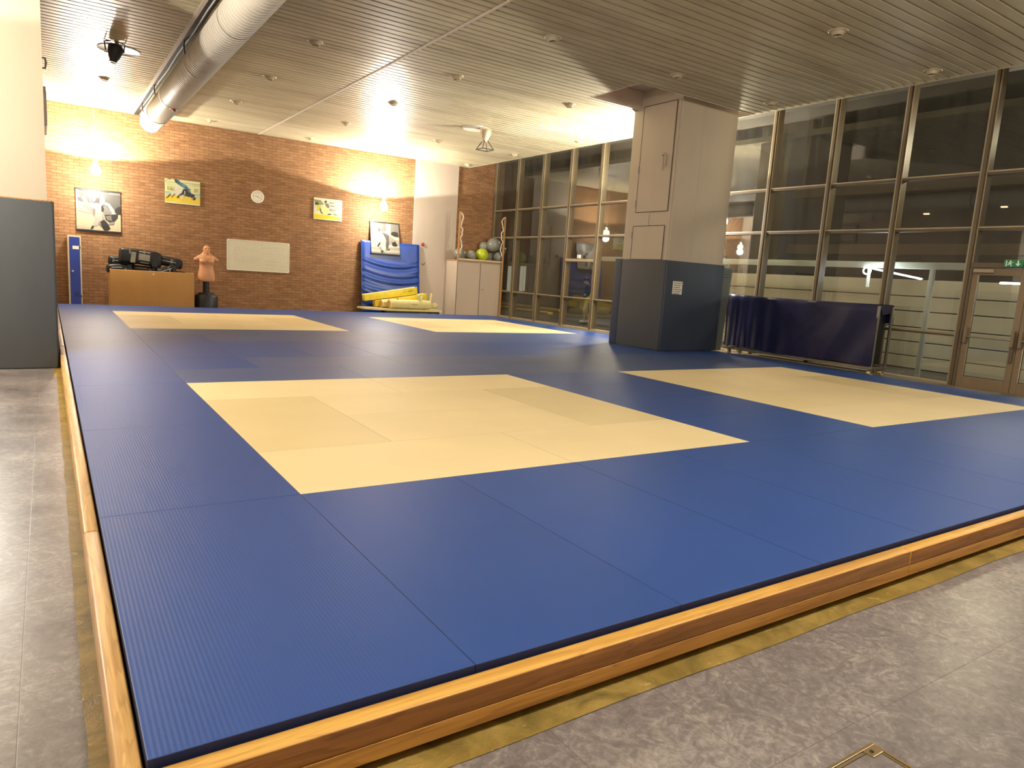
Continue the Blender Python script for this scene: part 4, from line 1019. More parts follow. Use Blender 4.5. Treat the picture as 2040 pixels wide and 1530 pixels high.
# ------------------------------------------------------------------ plywood box of black pads
by0, by1 = 17.10, 17.86
bx0, bx1, bz1 = at(219, 540, 1, by0).x, at(387, 545, 1, by0).x, at(300, 540, 1, by0).z
t = thing('plywood_crate', 'open plywood crate holding black kick shields by the brick wall', 'crate', ((bx0+bx1)/2, by0, ZF))
bm = B(); add_box(bm, (bx0, by0, ZF+0.03), (bx1, by0+0.03, bz1), 0.012, 3); obj('front_panel', bm, M['ply'], t, smooth=True)
bm = B(); add_box(bm, (bx0+0.002, by0+0.03, ZF+0.03), (bx0+0.03, by1, bz1+0.01), 0.006); obj('side_panel', bm, M['ply'], t)
bm = B(); add_box(bm, (bx1-0.03, by0+0.03, ZF+0.03), (bx1-0.002, by1, bz1+0.01), 0.006); obj('side_panel', bm, M['ply'], t)
bm = B(); add_box(bm, (bx0+0.03, by1-0.03, ZF+0.03), (bx1-0.03, by1, bz1+0.0), 0.006); obj('back_panel', bm, M['ply'], t)
bm = B(); add_box(bm, (bx0+0.03, by0+0.03, ZF+0.001), (bx1-0.03, by1-0.03, ZF+0.05)); obj('bottom', bm, M['ply'], t)
qb = at(306, 547, 1, by0)
bm = B(); add_ball(bm, (qb.x, by0-0.004, qb.z), 0.018, 12, 8); obj('knob', bm, M['strapwhite'], t, smooth=True)
def shield(label, px, py, y, L_, H_, D_, roll, yaw, patch=None, style=0, droop=0.0):
    """kick shield: rounded, slightly curved black body"""
    c = at(px, py, 1, y)
    t = thing('kick_shield', label, 'kick shield', (c.x, c.y, c.z), 'black kick shields heaped in the plywood crate')
    MT = Matrix.Translation(c) @ Matrix.Rotation(yaw, 4, 'Z') @ Matrix.Rotation(roll, 4, 'Y')
    b = B(); add_box(b, (-L_/2, -D_/2, -H_/2), (L_/2, D_/2, H_/2), min(H_, D_)*0.32, 4)
    bmesh.ops.subdivide_edges(b, edges=[e for e in b.edges if abs((e.verts[0].co-e.verts[1].co).x) > L_*0.4], cuts=5, use_grid_fill=True)
    for v in b.verts: v.co.z -= droop*(2*v.co.x/L_)**2
    bmesh.ops.transform(b, matrix=MT, verts=b.verts); obj('body', b, M['blackfab'], t, smooth=True)
    def patchbox(name, lo, hi, m):
        b = B(); add_box(b, lo, hi, 0.004, 1)
        for v in b.verts: v.co.z -= droop*(2*v.co.x/L_)**2
        bmesh.ops.transform(b, matrix=MT, verts=b.verts); return obj(name, b, m, t)
    yf = -D_/2
    if style == 0:
        p = patchbox('logo_patch', (-0.06*L_, yf-0.006, -0.2*H_), (0.20*L_, yf+0.004, 0.22*H_), M['padpanel']); p['label'] = 'pale grey blank patch'
        p = patchbox('logo_patch', (-0.24*L_, yf-0.006, -0.42*H_), (-0.13*L_, yf+0.004, 0.26*H_), M['padpanel'])
        patchbox('piping', (-0.06*L_, yf-0.004, 0.33*H_), (0.2*L_, yf+0.004, 0.37*H_), M['strapwhite']); patchbox('piping', (-0.02*L_, yf-0.004, -0.36*H_), (0.18*L_, yf+0.004, -0.33*H_), M['strapwhite'])
        rings = ((-0.27, 0.36), (0.06, 0.47))
    elif style == 1:
        patchbox('piping', (-0.3*L_, yf-0.004, 0.02*H_), (0.3*L_, yf+0.004, 0.07*H_), M['strapwhite']); rings = ((-0.32, 0.2), (0.12, 0.2))
    else:
        patchbox('piping', (-0.35*L_, yf-0.004, 0.10*H_), (0.05*L_, yf+0.004, 0.16*H_), M['strapwhite']); rings = ((0.2, -0.1),)
    for (u, v) in rings:
        b = B(); add_tube(b, [(u*L_+0.022*math.cos(a*PI/6), yf-0.008, v*H_+0.03*math.sin(a*PI/6)) for a in range(13)], 0.006, 6)
        for w in b.verts: w.co.z -= droop*(2*w.co.x/L_)**2
        bmesh.ops.transform(b, matrix=MT, verts=b.verts); rg = obj('ring', b, M['chrome'], t, smooth=True)
        b = B(); add_box(b, (u*L_-0.014, yf-0.010, v*H_-0.09), (u*L_+0.014, yf+0.004, v*H_-0.025), 0.003); 
        for w in b.verts: w.co.z -= droop*(2*w.co.x/L_)**2
        bmesh.ops.transform(b, matrix=MT, verts=b.verts); obj('ring_strap', b, M['padpanel'], rg)
    b = B(); add_box(b, (0.26*L_, yf-0.012, -0.5*H_-0.006), (0.40*L_, -yf+0.006, 0.5*H_+0.006), 0.01, 2)
    for w in b.verts: w.co.z -= droop*(2*w.co.x/L_)**2
    bmesh.ops.transform(b, matrix=MT, verts=b.verts); obj('strap', b, M['black'], t)
    return t
shield('black kick shield on top of the heap, with pale grey patches', 280, 512, 17.36, 1.02, 0.40, 0.26, 0.10, 0.05, style=0, droop=0.03)
shield('black kick shield at the right of the heap with two metal rings', 336, 521, 17.56, 0.70, 0.26, 0.24, 0.16, -0.2, style=1, droop=0.03)
shield('black kick shield at the left end of the heap, lower one over the crate edge', 238, 534, 17.36, 0.60, 0.22, 0.30, 0.02, 0.1, style=2, droop=0.04)
shield('black kick shield wedged behind, left of the top one', 242, 521, 17.62, 0.62, 0.24, 0.22, 0.08, 0.0, style=1)
shield('black kick shield in the middle of the heap below the top one', 288, 536, 17.52, 0.62, 0.16, 0.30, 0.06, 0.0, style=2)
shield('black kick shield tilted at the right, with white piping', 331, 538, 17.32, 0.50, 0.18, 0.20, -0.35, 0.1, style=1)
shield('black kick shield at the far right, mostly down in the crate', 360, 548, 17.45, 0.50, 0.20, 0.30, 0.12, 0.0, style=2, droop=0.05)

# ------------------------------------------------------------------ torso punching dummy
ty = 17.35
tc = at(411, 600, 1, ty); tx = tc.x
ztop = at(414, 489, 1, ty).z; zb = ZF
t = thing('punching_dummy', 'tan rubber torso punching dummy on a black weighted stand', 'training dummy', (tx, ty, ZF))
S = lambda py: at(412, py, 1, ty).z
bm = B()
zt0, zt1 = S(563), ztop
zsh, zch, zwa, zhip = S(515), S(525), S(537), S(556)
def oval(levels, x, y, n=36):
    rings = []
    for (z, a, b_, dx, dy) in levels:
        rings.append([bm.verts.new((x+dx+a*math.copysign(abs(math.cos(2*PI*i/n))**0.88, math.cos(2*PI*i/n)), y+dy+b_*math.copysign(abs(math.sin(2*PI*i/n))**0.88, math.sin(2*PI*i/n)), z)) for i in range(n)])
    for a, b_ in zip(rings, rings[1:]):
        for i in range(n): bm.faces.new((a[i], a[(i+1) % n], b_[(i+1) % n], b_[i]))
    bm.faces.new(rings[0][::-1]); bm.faces.new(rings[-1])
oval([(S(561), 0.17, 0.12, 0, 0), (S(560), 0.205, 0.145, 0, 0), (S(556), 0.218, 0.155, 0, 0), (S(549), 0.220, 0.150, 0, 0), (S(542), 0.203, 0.138, 0, 0), (S(534), 0.180, 0.125, 0, 0), (S(529), 0.178, 0.125, 0, 0), (S(524), 0.195, 0.135, 0, -0.01), (S(519), 0.212, 0.140, 0, -0.015), (S(514), 0.210, 0.125, 0, -0.01), (S(510), 0.175, 0.10, 0, 0), (S(507.5), 0.11, 0.085, 0, 0)], tx, ty)
add_ball(bm, (tx-0.085, ty-0.09, zch+0.055), (0.10, 0.07, 0.07)); add_ball(bm, (tx+0.085, ty-0.09, zch+0.055), (0.10, 0.07, 0.07))
for s in (-1, 1): add_cyl(bm, (tx+s*0.12, ty, zsh+0.03), (tx+s*0.28, ty-0.01, zsh-0.04), 0.085, 0.055, 18); add_ball(bm, (tx+s*0.275, ty-0.01, zsh-0.037), (0.05, 0.056, 0.053))
add_cyl(bm, (tx+0.01, ty, zsh+0.05), (tx+0.01, ty-0.01, zt1-0.16), 0.078, 0.07, 18)
for s in (-1, 1): add_cyl(bm, (tx+s*0.13, ty, zsh+0.05), (tx+s*0.04, ty, zsh+0.15), 0.05, 0.05, 14)
hz = zt1-0.115
add_ball(bm, (tx+0.01, ty-0.005, hz), (0.094, 0.11, 0.118)); add_ball(bm, (tx+0.012, ty-0.045, hz-0.06), (0.07, 0.066, 0.066))
add_cyl(bm, (tx+0.014, ty-0.112, hz+0.02), (tx+0.014, ty-0.136, hz-0.03), 0.012, 0.020, 10); add_ball(bm, (tx+0.014, ty-0.103, hz+0.042), (0.066, 0.022, 0.014))
add_ball(bm, (tx+0.014, ty-0.104, hz-0.062), (0.034, 0.016, 0.009)); add_ball(bm, (tx+0.014, ty-0.096, hz-0.10), (0.034, 0.024, 0.022))
for s in (-1, 1): add_ball(bm, (tx+0.01+s*0.083, ty+0.005, hz-0.01), (0.014, 0.026, 0.036))
bm = fuse(bm, 0.0085, 5)
to = obj('torso', bm, M['skin_rubber'], t, smooth=True); to['label'] = 'tan rubber head and armless torso'
bm = B()
for s in (-1, 1): add_ball(bm, (tx+0.014+s*0.038, ty-0.100, hz+0.018), (0.020, 0.012, 0.009), 10, 6)
obj('eye', bm, M['blackmetal'], to, smooth=True)
bm = B(); add_cyl(bm, (tx-0.005, ty, S(592)), (tx-0.005, ty, S(557)), 0.083, n=24); obj('neck_post', bm, M['black'], t, smooth=True)
bm = B(); zt = S(587); add_lathe(bm, [(0.0, ZF+0.0), (0.27, ZF), (0.30, ZF+0.03), (0.30, zt-0.06), (0.265, zt), (0.22, zt+0.01), (0.21, zt+0.05), (0.10, zt+0.07), (0.0, zt+0.07)], (tx, ty, 0), 36); obj('base', bm, M['black'], t, smooth=True)

# ------------------------------------------------------------------ blue crash mat leaning on the wall
my0 = 17.62
mx0, mx1 = at(726, 500, 1, my0).x, at(839, 560, 1, my0).x
mz1 = at(726, 478, 1, my0+0.2).z
t = thing('crash_mat', 'blue vinyl crash mat with horizontal creases leaning against the brick wall', 'mat', ((mx0+mx1)/2, my0, ZF))
bm = B(); nx, nz = 32, 120
lean = 0.255
def mpt(u, v, face):
    yb = my0+lean*v
    f = 0.0
    if face == 0:
        env = max(0.0, min(1.0, (0.80-v)/0.12))*max(0, min(1, (v-0.02)/0.1))
        sag = 0.10*(1-(2*u-1)**2)
        f = 0.012*env*math.sin((v*46+sag*36)+1.3*math.sin(u*3+v*9))+0.006*env*math.sin(v*88+u*5+sag*60)
        edge = min(u, 1-u, v, 1-v); f += 0.03*(1-min(1, edge/0.03))**2
    else: f = 0.10
    return (mx0+u*(mx1-mx0), yb+f, ZF+v*(mz1-ZF))
g = [[[bm.verts.new(mpt(i/nx, j/nz, fc)) for i in range(nx+1)] for j in range(nz+1)] for fc in (0, 1)]
for fc in (0, 1):
    for j in range(nz):
        for i in range(nx): bm.faces.new((g[fc][j][i], g[fc][j][i+1], g[fc][j+1][i+1], g[fc][j+1][i]))
for j in range(nz):
    for i in (0, nx): bm.faces.new((g[0][j][i], g[0][j+1][i], g[1][j+1][i], g[1][j][i]))
for i in range(nx):
    for j in (0, nz): bm.faces.new((g[0][j][i], g[0][j][i+1], g[1][j][i+1], g[1][j][i]))
obj('cover', bm, M['tarpblue'], t, smooth=True)
bm = B(); add_tube(bm, [mpt(0.0, v/20, 0) for v in range(21)], 0.012, 6); obj('piping', bm, M['tarpblue'], t, smooth=True)
bm = B(); add_tube(bm, [mpt(1.0, v/20, 0) for v in range(21)], 0.012, 6); obj('piping', bm, M['lockerblue'], t, smooth=True)
bm = B(); q = Vector(mpt(1.0, 0.53, 0)); add_box(bm, (q.x-0.01, q.y+0.03, q.z-0.05), (q.x+0.03, q.y+0.09, q.z+0.05), 0.008); obj('handle', bm, M['black'], t)

# ------------------------------------------------------------------ low board with yellow foam beams and throwing dummies
py_ = 16.55
zp = -0.02
pa, pb_ = at(745, 616, 1, py_+0.35), at(872, 624, 1, py_-0.05)
plx0, plx1 = at(765, 621, 1, py_-0.05).x, at(880, 625, 1, py_-0.05).x
t = thing('low_platform', 'pale low platform board carrying the yellow foam beams and dummies', 'platform', ((plx0+plx1)/2, py_+0.3, ZF))
bm = B(); add_prism(bm, [(plx0+0.10, py_-0.05, 0.03), (plx1, py_-0.05, 0.03), (plx1, py_+0.95, 0.03), (plx0-0.5, py_+0.95, 0.03), (plx0-0.5, py_+0.35, 0.03)], (0, 0, 0.055)); obj('deck', bm, M['boardply'], t)
for xx in (plx0+0.25, plx1-0.1):
    for yy in (py_+0.08, py_+0.65):
        bm = B(); add_box(bm, (xx-0.05, yy-0.05, ZF), (xx+0.05, yy+0.05, 0.03), 0.005); obj('foot', bm, M['black'], t)
bm = B(); add_box(bm, (plx0+0.12, py_+0.0, -0.03), (plx1-0.06, py_+0.04, 0.03)); obj('skirt', bm, M['blackmetal'], t)
ZD = 0.085
def foam(label, p0, p1, y, depth, h0, h1, scrib):
    """yellow foam beam between two photo points (ends of its centre line)"""
    a, b_ = at(p0[0], p0[1], 1, y), at(p1[0], p1[1], 1, y)
    d = (b_-a).normalized(); nrm = Vector((-d.z, 0, d.x))
    t = thing('foam_beam', label, 'foam beam', ((a+b_)/2).to_tuple(), 'yellow foam beams on the low platform')
    b = B(); L_ = (b_-a).length
    add_box(b, (0, -depth/2, -h0/2), (L_, depth/2, h0/2), 0.022, 3)
    for v in b.verts:
        k = v.co.x/L_; v.co.z *= (1-k)+k*h1/h0
    MT = Matrix(((d.x, 0, nrm.x, a.x), (d.y, 1, nrm.y, a.y), (d.z, 0, nrm.z, a.z), (0, 0, 0, 1)))
    bmesh.ops.transform(b, matrix=MT, verts=b.verts); obj('cover', b, M['yellow'], t, smooth=True)
    b = B(); 
    for s in (-1, 1): add_tube(b, [(0.01, s*depth/2*0.98, h0/2*0.98), (L_*0.5, s*depth/2*0.98, (h0+h1)/4*0.98), (L_-0.01, s*depth/2*0.98, h1/2*0.98)], 0.011, 6)
    bmesh.ops.transform(b, matrix=MT, verts=b.verts); obj('piping', b, M['paleyellow'], t, smooth=True)
    if scrib:
        b = B(); r2 = random.Random(3); x = L_*0.72
        while x < L_*0.92:
            w = r2.uniform(0.03, 0.06); add_box(b, (x, -depth/2-0.003, 0.01+r2.uniform(-0.01, 0.01)), (x+w, -depth/2+0.002, 0.026+r2.uniform(-0.006, 0.01))); x += w+0.012
        bmesh.ops.transform(b, matrix=MT, verts=b.verts); obj('print', b, M['ink'], t)
    else:
        for u in (0.12, 0.42):
            b = B(); add_box(b, (u*L_-0.02, -depth/2-0.012, h0*0.05), (u*L_+0.02, -depth/2+0.004, h0*0.42), 0.004); bmesh.ops.transform(b, matrix=MT, verts=b.verts); obj('strap', b, M['black'], t)
    return t
foam('yellow foam beam lying slanted on top of the pile', (724, 593), (829, 579), 17.32, 0.22, 0.20, 0.23, True)
foam('yellow foam beam under the slanted one, with black straps', (745, 604.5), (848, 591), 17.32, 0.24, 0.19, 0.21, False)
def throw_dummy(label, y, x0, x1, zc, r, arms):
    t = thing('throwing_dummy', label, 'training dummy', ((x0+x1)/2, y, ZD), 'cream canvas throwing dummies on the low platform')
    L_ = x1-x0
    b = B()
    n = 14
    prof = [(0.0, 0.0), (r*0.86, 0.005), (r*0.98, 0.03), (r*1.0, L_*0.3), (r*1.02, L_*0.62), (r*1.05, L_*0.74), (r*0.9, L_*0.83), (r*0.5, L_*0.875), (r*0.42, L_*0.89)]
    add_lathe(b, prof+[(0.0, L_*0.89)], n=26, M=Matrix.Translation((x0, y, zc)) @ Matrix.Rotation(PI/2, 4, 'Y'))
    add_ball(b, (x0+L_*0.94, y, zc-0.02), (L_*0.075, r*0.62, r*0.62))
    for (u, dx, L2, r2_) in arms:
        add_cyl(b, (x0+L_*u, y-r*0.25, zc+r*0.3), (x0+L_*u+dx, y-r*0.3, zc+r+L2), r2_*1.15, r2_, 14)
    b = fuse(b, 0.012, 4)
    bd = obj('body', b, M['canvas'], t, smooth=True)
    b = B(); add_lathe(b, [(0.0, -0.004), (r*0.8, -0.004), (r*0.86, 0.012)], n=24, M=Matrix.Translation((x0, y, zc)) @ Matrix.Rotation(PI/2, 4, 'Y')); pt = obj('end_patch', b, M['ply'], t, smooth=True); pt['label'] = 'brown worn end disc'
    b = B()
    for k in range(9): add_box(b, (x0+L_*0.42+k*0.025, y-r*1.01-0.004, zc+0.01*math.sin(k)), (x0+L_*0.42+k*0.025+0.02, y-r*1.0+0.002, zc+0.012+0.01*math.sin(k)))
    obj('stitching', b, M['ink'], t)
    return t
dr = 0.145
dx0, dx1 = at(774, 612, 1, py_+0.17).x, at(871, 612, 1, py_+0.17).x
throw_dummy('cream canvas throwing dummy in front, lying with its arms up', py_+0.17, dx0, dx1, ZD+dr+0.008, dr, ((0.62, -0.06, 0.17, 0.052), (0.84, 0.03, 0.24, 0.042)))
dx0, dx1 = at(757, 608, 1, py_+0.52).x, at(858, 608, 1, py_+0.52).x
throw_dummy('cream canvas throwing dummy lying behind the front one', py_+0.47, dx0, dx1, ZD+dr*0.95, dr*0.93, ((0.78, 0.02, 0.16, 0.05),))

# ------------------------------------------------------------------ covered trolley by the glazing
tx0, tx1, ty0, ty1, tz0, tz1 = 11.50, 12.02, 3.15, 6.60, 0.10, 1.25
ZP = -0.085
t = thing('covered_trolley', 'wheeled steel trolley under a navy vinyl cover beside the glazing', 'trolley', ((tx0+tx1)/2, (ty0+ty1)/2, ZP))
bm = B(); ny, nz = 70, 24
def cov(v, w):
    """v along the trolley, w from front hem up, over the top and a little down the back"""
    y = ty0+0.02+v*(ty1-ty0-0.0)
    H = tz1-tz0; Wd = tx1-tx0; per = H+Wd+0.35
    s = w*per
    if s < H: x, z = tx0, tz0+s; k = 1-s/H
    elif s < H+Wd: x, z = tx0+(s-H), tz1; k = 0
    else: x, z = tx1, tz1-(s-H-Wd); k = 0.3
    fold = 0.028*math.sin(v*60+3*math.sin(v*7))*max(0.0, (v-0.45)/0.55)*(0.25+k) + 0.010*math.sin(v*23+w*9)
    fold += 0.02*math.exp(-((v-0.33-0.35*(k-0.3))/0.02)**2)*k + 0.018*math.exp(-((v-0.12-0.16*(k))/0.018)**2)*k
    sag = -0.015*math.sin(v*PI)*(1 if H <= s < H+Wd else 0)
    return (x-(fold if s < H else 0), y, z+sag+(0.02*math.sin(v*9) if s < 0.01 else 0))
gv = [[bm.verts.new(cov(i/ny, j/nz)) for i in range(ny+1)] for j in range(nz+1)]
for j in range(nz):
    for i in range(ny): bm.faces.new((gv[j][i], gv[j][i+1], gv[j+1][i+1], gv[j+1][i]))
# turned-in flap at the near end
add_prism(bm, [(tx0+0.06, ty0+0.03, tz1-0.005), (tx1-0.02, ty0+0.03, tz1-0.005), (tx1-0.02, ty0+0.05, tz1-0.16), (tx0+0.2, ty0+0.05, tz1-0.20)], (0, 0.01, 0))
add_prism(bm, [(tx1-0.02, ty0+0.02, tz1-0.02), (tx1+0.03, ty0+0.02, tz1-0.25), (tx1+0.03, ty0+0.02, tz1-0.40), (tx1-0.05, ty0+0.02, tz1-0.38)], (0, 0.02, 0))
obj('cover', bm, M['navytarp'], t, smooth=True)
bm = B(); add_box(bm, (tx0+0.05, ty0+0.12, tz0+0.02), (tx1-0.06, ty1-0.05, tz1-0.04), 0.01); obj('folded_mats', bm, M['black'], t)
for xx in (tx0+0.03, tx1-0.03):
    for yy in (ty0+0.03, ty1-0.06):
        bm = B(); add_box(bm, (xx-0.022, yy-0.022, 0.03), (xx+0.022, yy+0.022, tz1-0.03), 0.005); obj('post', bm, M['steel'], t)
bm = B()
for xx in (tx0+0.03, tx1-0.03): add_box(bm, (xx-0.025, ty0, 0.035), (xx+0.025, ty1, 0.085), 0.005)
for yy in (ty0+0.03, (ty0+ty1)/2, ty1-0.03): add_box(bm, (tx0+0.055, yy-0.025, 0.037), (tx1-0.055, yy+0.025, 0.083), 0.005)
obj('base_frame', bm, M['steel'], t)
for xx in (tx0+0.04, tx1-0.10):
    for yy in (ty0+0.06, ty1-0.1):
        bm = B(); add_cyl(bm, (xx+0.05, yy-0.016, ZP+0.05), (xx+0.05, yy+0.016, ZP+0.05), 0.05, n=20); w = obj('caster', bm, M['slab'], t, smooth=True)
        bm = B(); add_box(bm, (xx+0.02, yy-0.026, ZP+0.05), (xx+0.08, yy-0.018, 0.036)); add_box(bm, (xx+0.02, yy+0.018, ZP+0.05), (xx+0.08, yy+0.026, 0.036)); add_box(bm, (xx+0.01, yy-0.03, 0.026), (xx+0.09, yy+0.03, 0.036)); obj('fork', bm, M['steel'], w)
        bm = B(); add_box(bm, (xx-0.045, yy-0.03, ZP+0.045), (xx+0.0, yy+0.03, ZP+0.085), 0.01); obj('brake_pedal', bm, M['paleyellow'], w)

# ------------------------------------------------------------------ outside, beyond the glass
bm = B(); add_box(bm, (12.6, -30, -0.45), (90, 80, -0.25)); structure(obj('ground_outside', bm, M['asphalt']))
t = thing('board_fence', 'pale horizontal board fence standing outside behind the right hand glazing', 'fence', (16.1, 3.5, -0.25))
zb_ = -0.25
for i, z in enumerate((0.05, 0.39, 0.73, 1.11, 1.46, 1.86)):
    bm = B(); add_box(bm, (16.0, -6, zb_+0.02), (16.08, 11.6, z), 0.012); obj('board', bm, M['fence'], t); zb_ = z
bm = B()
for yy in (-5, -1, 3, 7, 11): add_box(bm, (16.085, yy-0.05, -0.25), (16.18, yy+0.05, 1.8))
obj('post', bm, M['facade'], t)
t = thing('canopy', 'pale steel canopy beam with posts outside the right hand glazing', 'canopy', (14.1, 3.6, -0.25))
bm = B(); add_box(bm, (14.0, -4, 2.02), (14.12, 14, 2.16), 0.01); obj('beam', bm, M['canopy'], t)
for yy in (3.58, 9.8, -2.5):
    bm = B(); add_box(bm, (14.02, yy-0.045, -0.25), (14.10, yy+0.045, 2.02), 0.008); obj('post', bm, M['canopy'], t)
bm = B(); add_box(bm, (14.03, 4.86, 2.00), (14.09, 4.98, 2.03)); add_box(bm, (14.03, 4.89, 1.60), (14.06, 4.95, 2.03)); obj('lamp_bracket', bm, M['canopy'], t)
bm = B(); add_tube(bm, [(13.97+0.0*math.cos(a*PI/10), 4.93+0.085*math.cos(a*PI/10), 1.955+0.075*math.sin(a*PI/10)) for a in range(21)], 0.014, 8)
tag(obj('ring_lamp', bm, M['led'], smooth=True), 'bright white ring lamp hanging outside under the canopy beam', 'lamp')
t = thing('tube_lamp', 'bright white slanted tube lamp outside under the canopy beam', 'lamp', (13.97, 4.3, 1.9))
bm = B(); add_cyl(bm, (13.97, 4.84, 2.01), (13.97, 3.74, 1.815), 0.017, n=10); obj('tube', bm, M['led'], t, smooth=True)
bm = B(); add_cyl(bm, (14.0, 4.86, 2.02), (14.0, 3.72, 1.82), 0.012, n=8); obj('rail', bm, M['canopy'], t)
q0, q1 = at(1992, 564, 0, 14.6), at(2039, 566, 0, 14.6)
t = thing('tube_lamp', 'bright white tube lamp seen through the glass door', 'lamp', (14.6, (q0.y+q1.y)/2, q0.z))
bm = B(); add_cyl(bm, q0, q1+(q1-q0)*1.5, 0.016, n=10); obj('tube', bm, M['led'], t, smooth=True)
bm = B(); add_cyl(bm, q0+Vector((0.03, 0, 0.02)), q1+(q1-q0)*1.5+Vector((0.03, 0, 0.02)), 0.012, n=8); obj('rail', bm, M['canopy'], t)
for (x, y, z, w) in ((13.8, 4.5, 1.85, 26), (14.4, 1.5, 1.65, 16)):
    l = bpy.data.lights.new('led_light', 'POINT'); l.energy = w; l.color = (0.86, 0.93, 1.0); l.shadow_soft_size = 0.15
    o = bpy.data.objects.new('led_light', l); COL.objects.link(o); o.location = (x, y, z)
# unseen warm fill added to brighten the fence and yard
for (x, y, z, w) in ((14.2, 9.5, 4.5, 330), (14.6, 2.0, 4.6, 330), (19.0, 20.0, 5.0, 650)):
    l = bpy.data.lights.new('yard_fill', 'POINT'); l.energy = w; l.color = (1.0, 0.84, 0.58); l.shadow_soft_size = 0.3
    o = bpy.data.objects.new('yard_fill', l); COL.objects.link(o); o.location = (x, y, z)
# buildings
t = thing('building', 'dark building standing far behind the board fence at night', 'building', (34, 5, -0.25))
bm = B(); add_box(bm, (34, -25, -0.25), (44, 21, 14)); obj('wall', bm, M['facade'], t)
bm = B()
for z in (3.6, 6.6): add_box(bm, (33.4, -25, z), (34, 21, z+0.5))
obj('balcony_band', bm, M['facade2'], t)
for (px, py) in ((1845, 426), (2000, 412), (1858, 528)):
    q = at(px, py, 0, 33.9); bm = B(); add_box(bm, (33.86, q.y-0.12, q.z-0.03), (34.0, q.y+0.12, q.z+0.03), 0.01); obj('lit_lamp', bm, M['warmdot'], t)
t = thing('building', 'brown street facade beyond the far left glazing', 'building', (22, 30, -0.25))
bm = B(); add_box(bm, (24, 22, -0.25), (34, 60, 9)); obj('wall', bm, M['facade2'], t)
for k, (px0, px1) in enumerate(((1012, 1016.5), (1020.5, 1022.5), (1036.5, 1040), (1043, 1045.5))):
    c_ = at((px0+px1)/2, 555, 0, 23.95); h_ = (at(px0, 555, 0, 23.95)-at(px1, 555, 0, 23.95)).length/2; zt_, zb2 = at(px0, 530, 0, 23.95).z, at(px0, 580, 0, 23.95).z
    bm = B(); add_box(bm, (23.9, c_.y-h_, zb2), (24.0, c_.y+h_, zt_)); obj('lit_strip', bm, M['gatepale'], t)
q0, q1 = at(1012, 608, 2, -0.25), at(1062, 618, 2, -0.25)
bm = B(); add_box(bm, (20.0, 24.0, -0.25), (20.3, 34.0, -0.12), 0.02); tag(obj('kerb', bm, M['kerb']), 'yellow painted kerb outside the far left glazing', 'kerb')
bm = B(); add_box(bm, (17.5, 21.5, -0.25), (17.8, 27.5, -0.14), 0.02); tag(obj('kerb', bm, M['kerb']), 'short yellow kerb nearer the far left glazing', 'kerb')
q = at(1061, 620, 2, -0.25)
bm = B(); add_lathe(bm, [(0.0, 0), (0.07, 0), (0.065, 0.85), (0.04, 0.9), (0.0, 0.9)], (q.x, q.y, -0.25), 14); tag(obj('bollard', bm, M['fence'], smooth=True), 'thin pale bollard outside the second glazing bay', 'bollard')
# bare tree
q = at(1468, 560, 0, 17.6)
bm = B(); rt_ = random.Random(11)
def branch(p, d, L_, r, depth):
    pts = [p]; rs_ = [r]; cur = Vector(p); dd = Vector(d)
    for k in range(5):
        dd = (dd+Vector((rt_.uniform(-.2, .2), rt_.uniform(-.2, .2), rt_.uniform(-.05, .16)))).normalized(); cur = cur+dd*L_/5; pts.append(cur.copy()); rs_.append(r*(1-0.12*(k+1)))
    add_tube(bm, pts, rs_, 5)
    if depth > 0:
        for k in range(4):
            i = rt_.randint(2, 5); nd = (dd+Vector((rt_.uniform(-1, 1), rt_.uniform(-1, 1), rt_.uniform(-.1, .8)))).normalized(); branch(pts[i], nd, L_*0.62, rs_[i]*0.62, depth-1)
branch(Vector((17.6, q.y+0.3, -0.25)), (0, 0, 1), 2.2, 0.07, 4)
tag(obj('bare_tree', bm, M['bark'], smooth=True), 'bare leafless tree outside, right of the white column', 'tree')

# person outside, seen through the glass
q = at(1166, 643, 2, -0.25); F_ = Vector((-0.83, 0.556, 0)); Rr = Vector((-F_.y, F_.x, 0))
t = thing('person', 'person outside behind the glass in dark cap, navy jacket and yellow vest, head bowed', 'person', (q.x, q.y, -0.25))
MP = Matrix(((F_.x, Rr.x, 0, q.x), (F_.y, Rr.y, 0, q.y), (0, 0, 1, -0.25), (0, 0, 0, 1)))   # local x forward, y to the left
def cap(b, a, c, r0, r1): add_cyl(b, a, c, r0, r1, 14); add_ball(b, a, r0, 14, 10); add_ball(b, c, r1, 14, 10)
def legs(b, k=1.0):
    cap(b, (0.0, 0.09, 0.86), (0.10, 0.10, 0.47), 0.088*k, 0.060*k); cap(b, (0.10, 0.10, 0.47), (0.06, 0.10, 0.08), 0.058*k, 0.042*k)
    cap(b, (0.0, -0.09, 0.86), (0.0, -0.10, 0.46), 0.088*k, 0.060*k); cap(b, (0.0, -0.10, 0.46), (-0.12, -0.10, 0.09), 0.058*k, 0.042*k); add_ball(b, (0, 0, 0.90), (0.12*k, 0.16*k, 0.12*k))
def arm(b, s, k):
    cap(b, (0.0, s*0.19, 1.38), (-0.02, s*0.25, 1.10), 0.055*k, 0.043*k); cap(b, (-0.02, s*0.25, 1.10), (0.16, s*0.20, 0.96), 0.042*k, 0.032*k)
def torso(b, k):
    add_ball(b, (0.0, 0, 1.02), (0.115*k, 0.165*k, 0.17*k)); add_ball(b, (0.0, 0, 1.2), (0.125*k, 0.18*k, 0.2*k)); add_ball(b, (0.0, 0, 1.36), (0.11*k, 0.2*k, 0.10*k))
bm = B(); legs(bm, 0.93); torso(bm, 0.93)
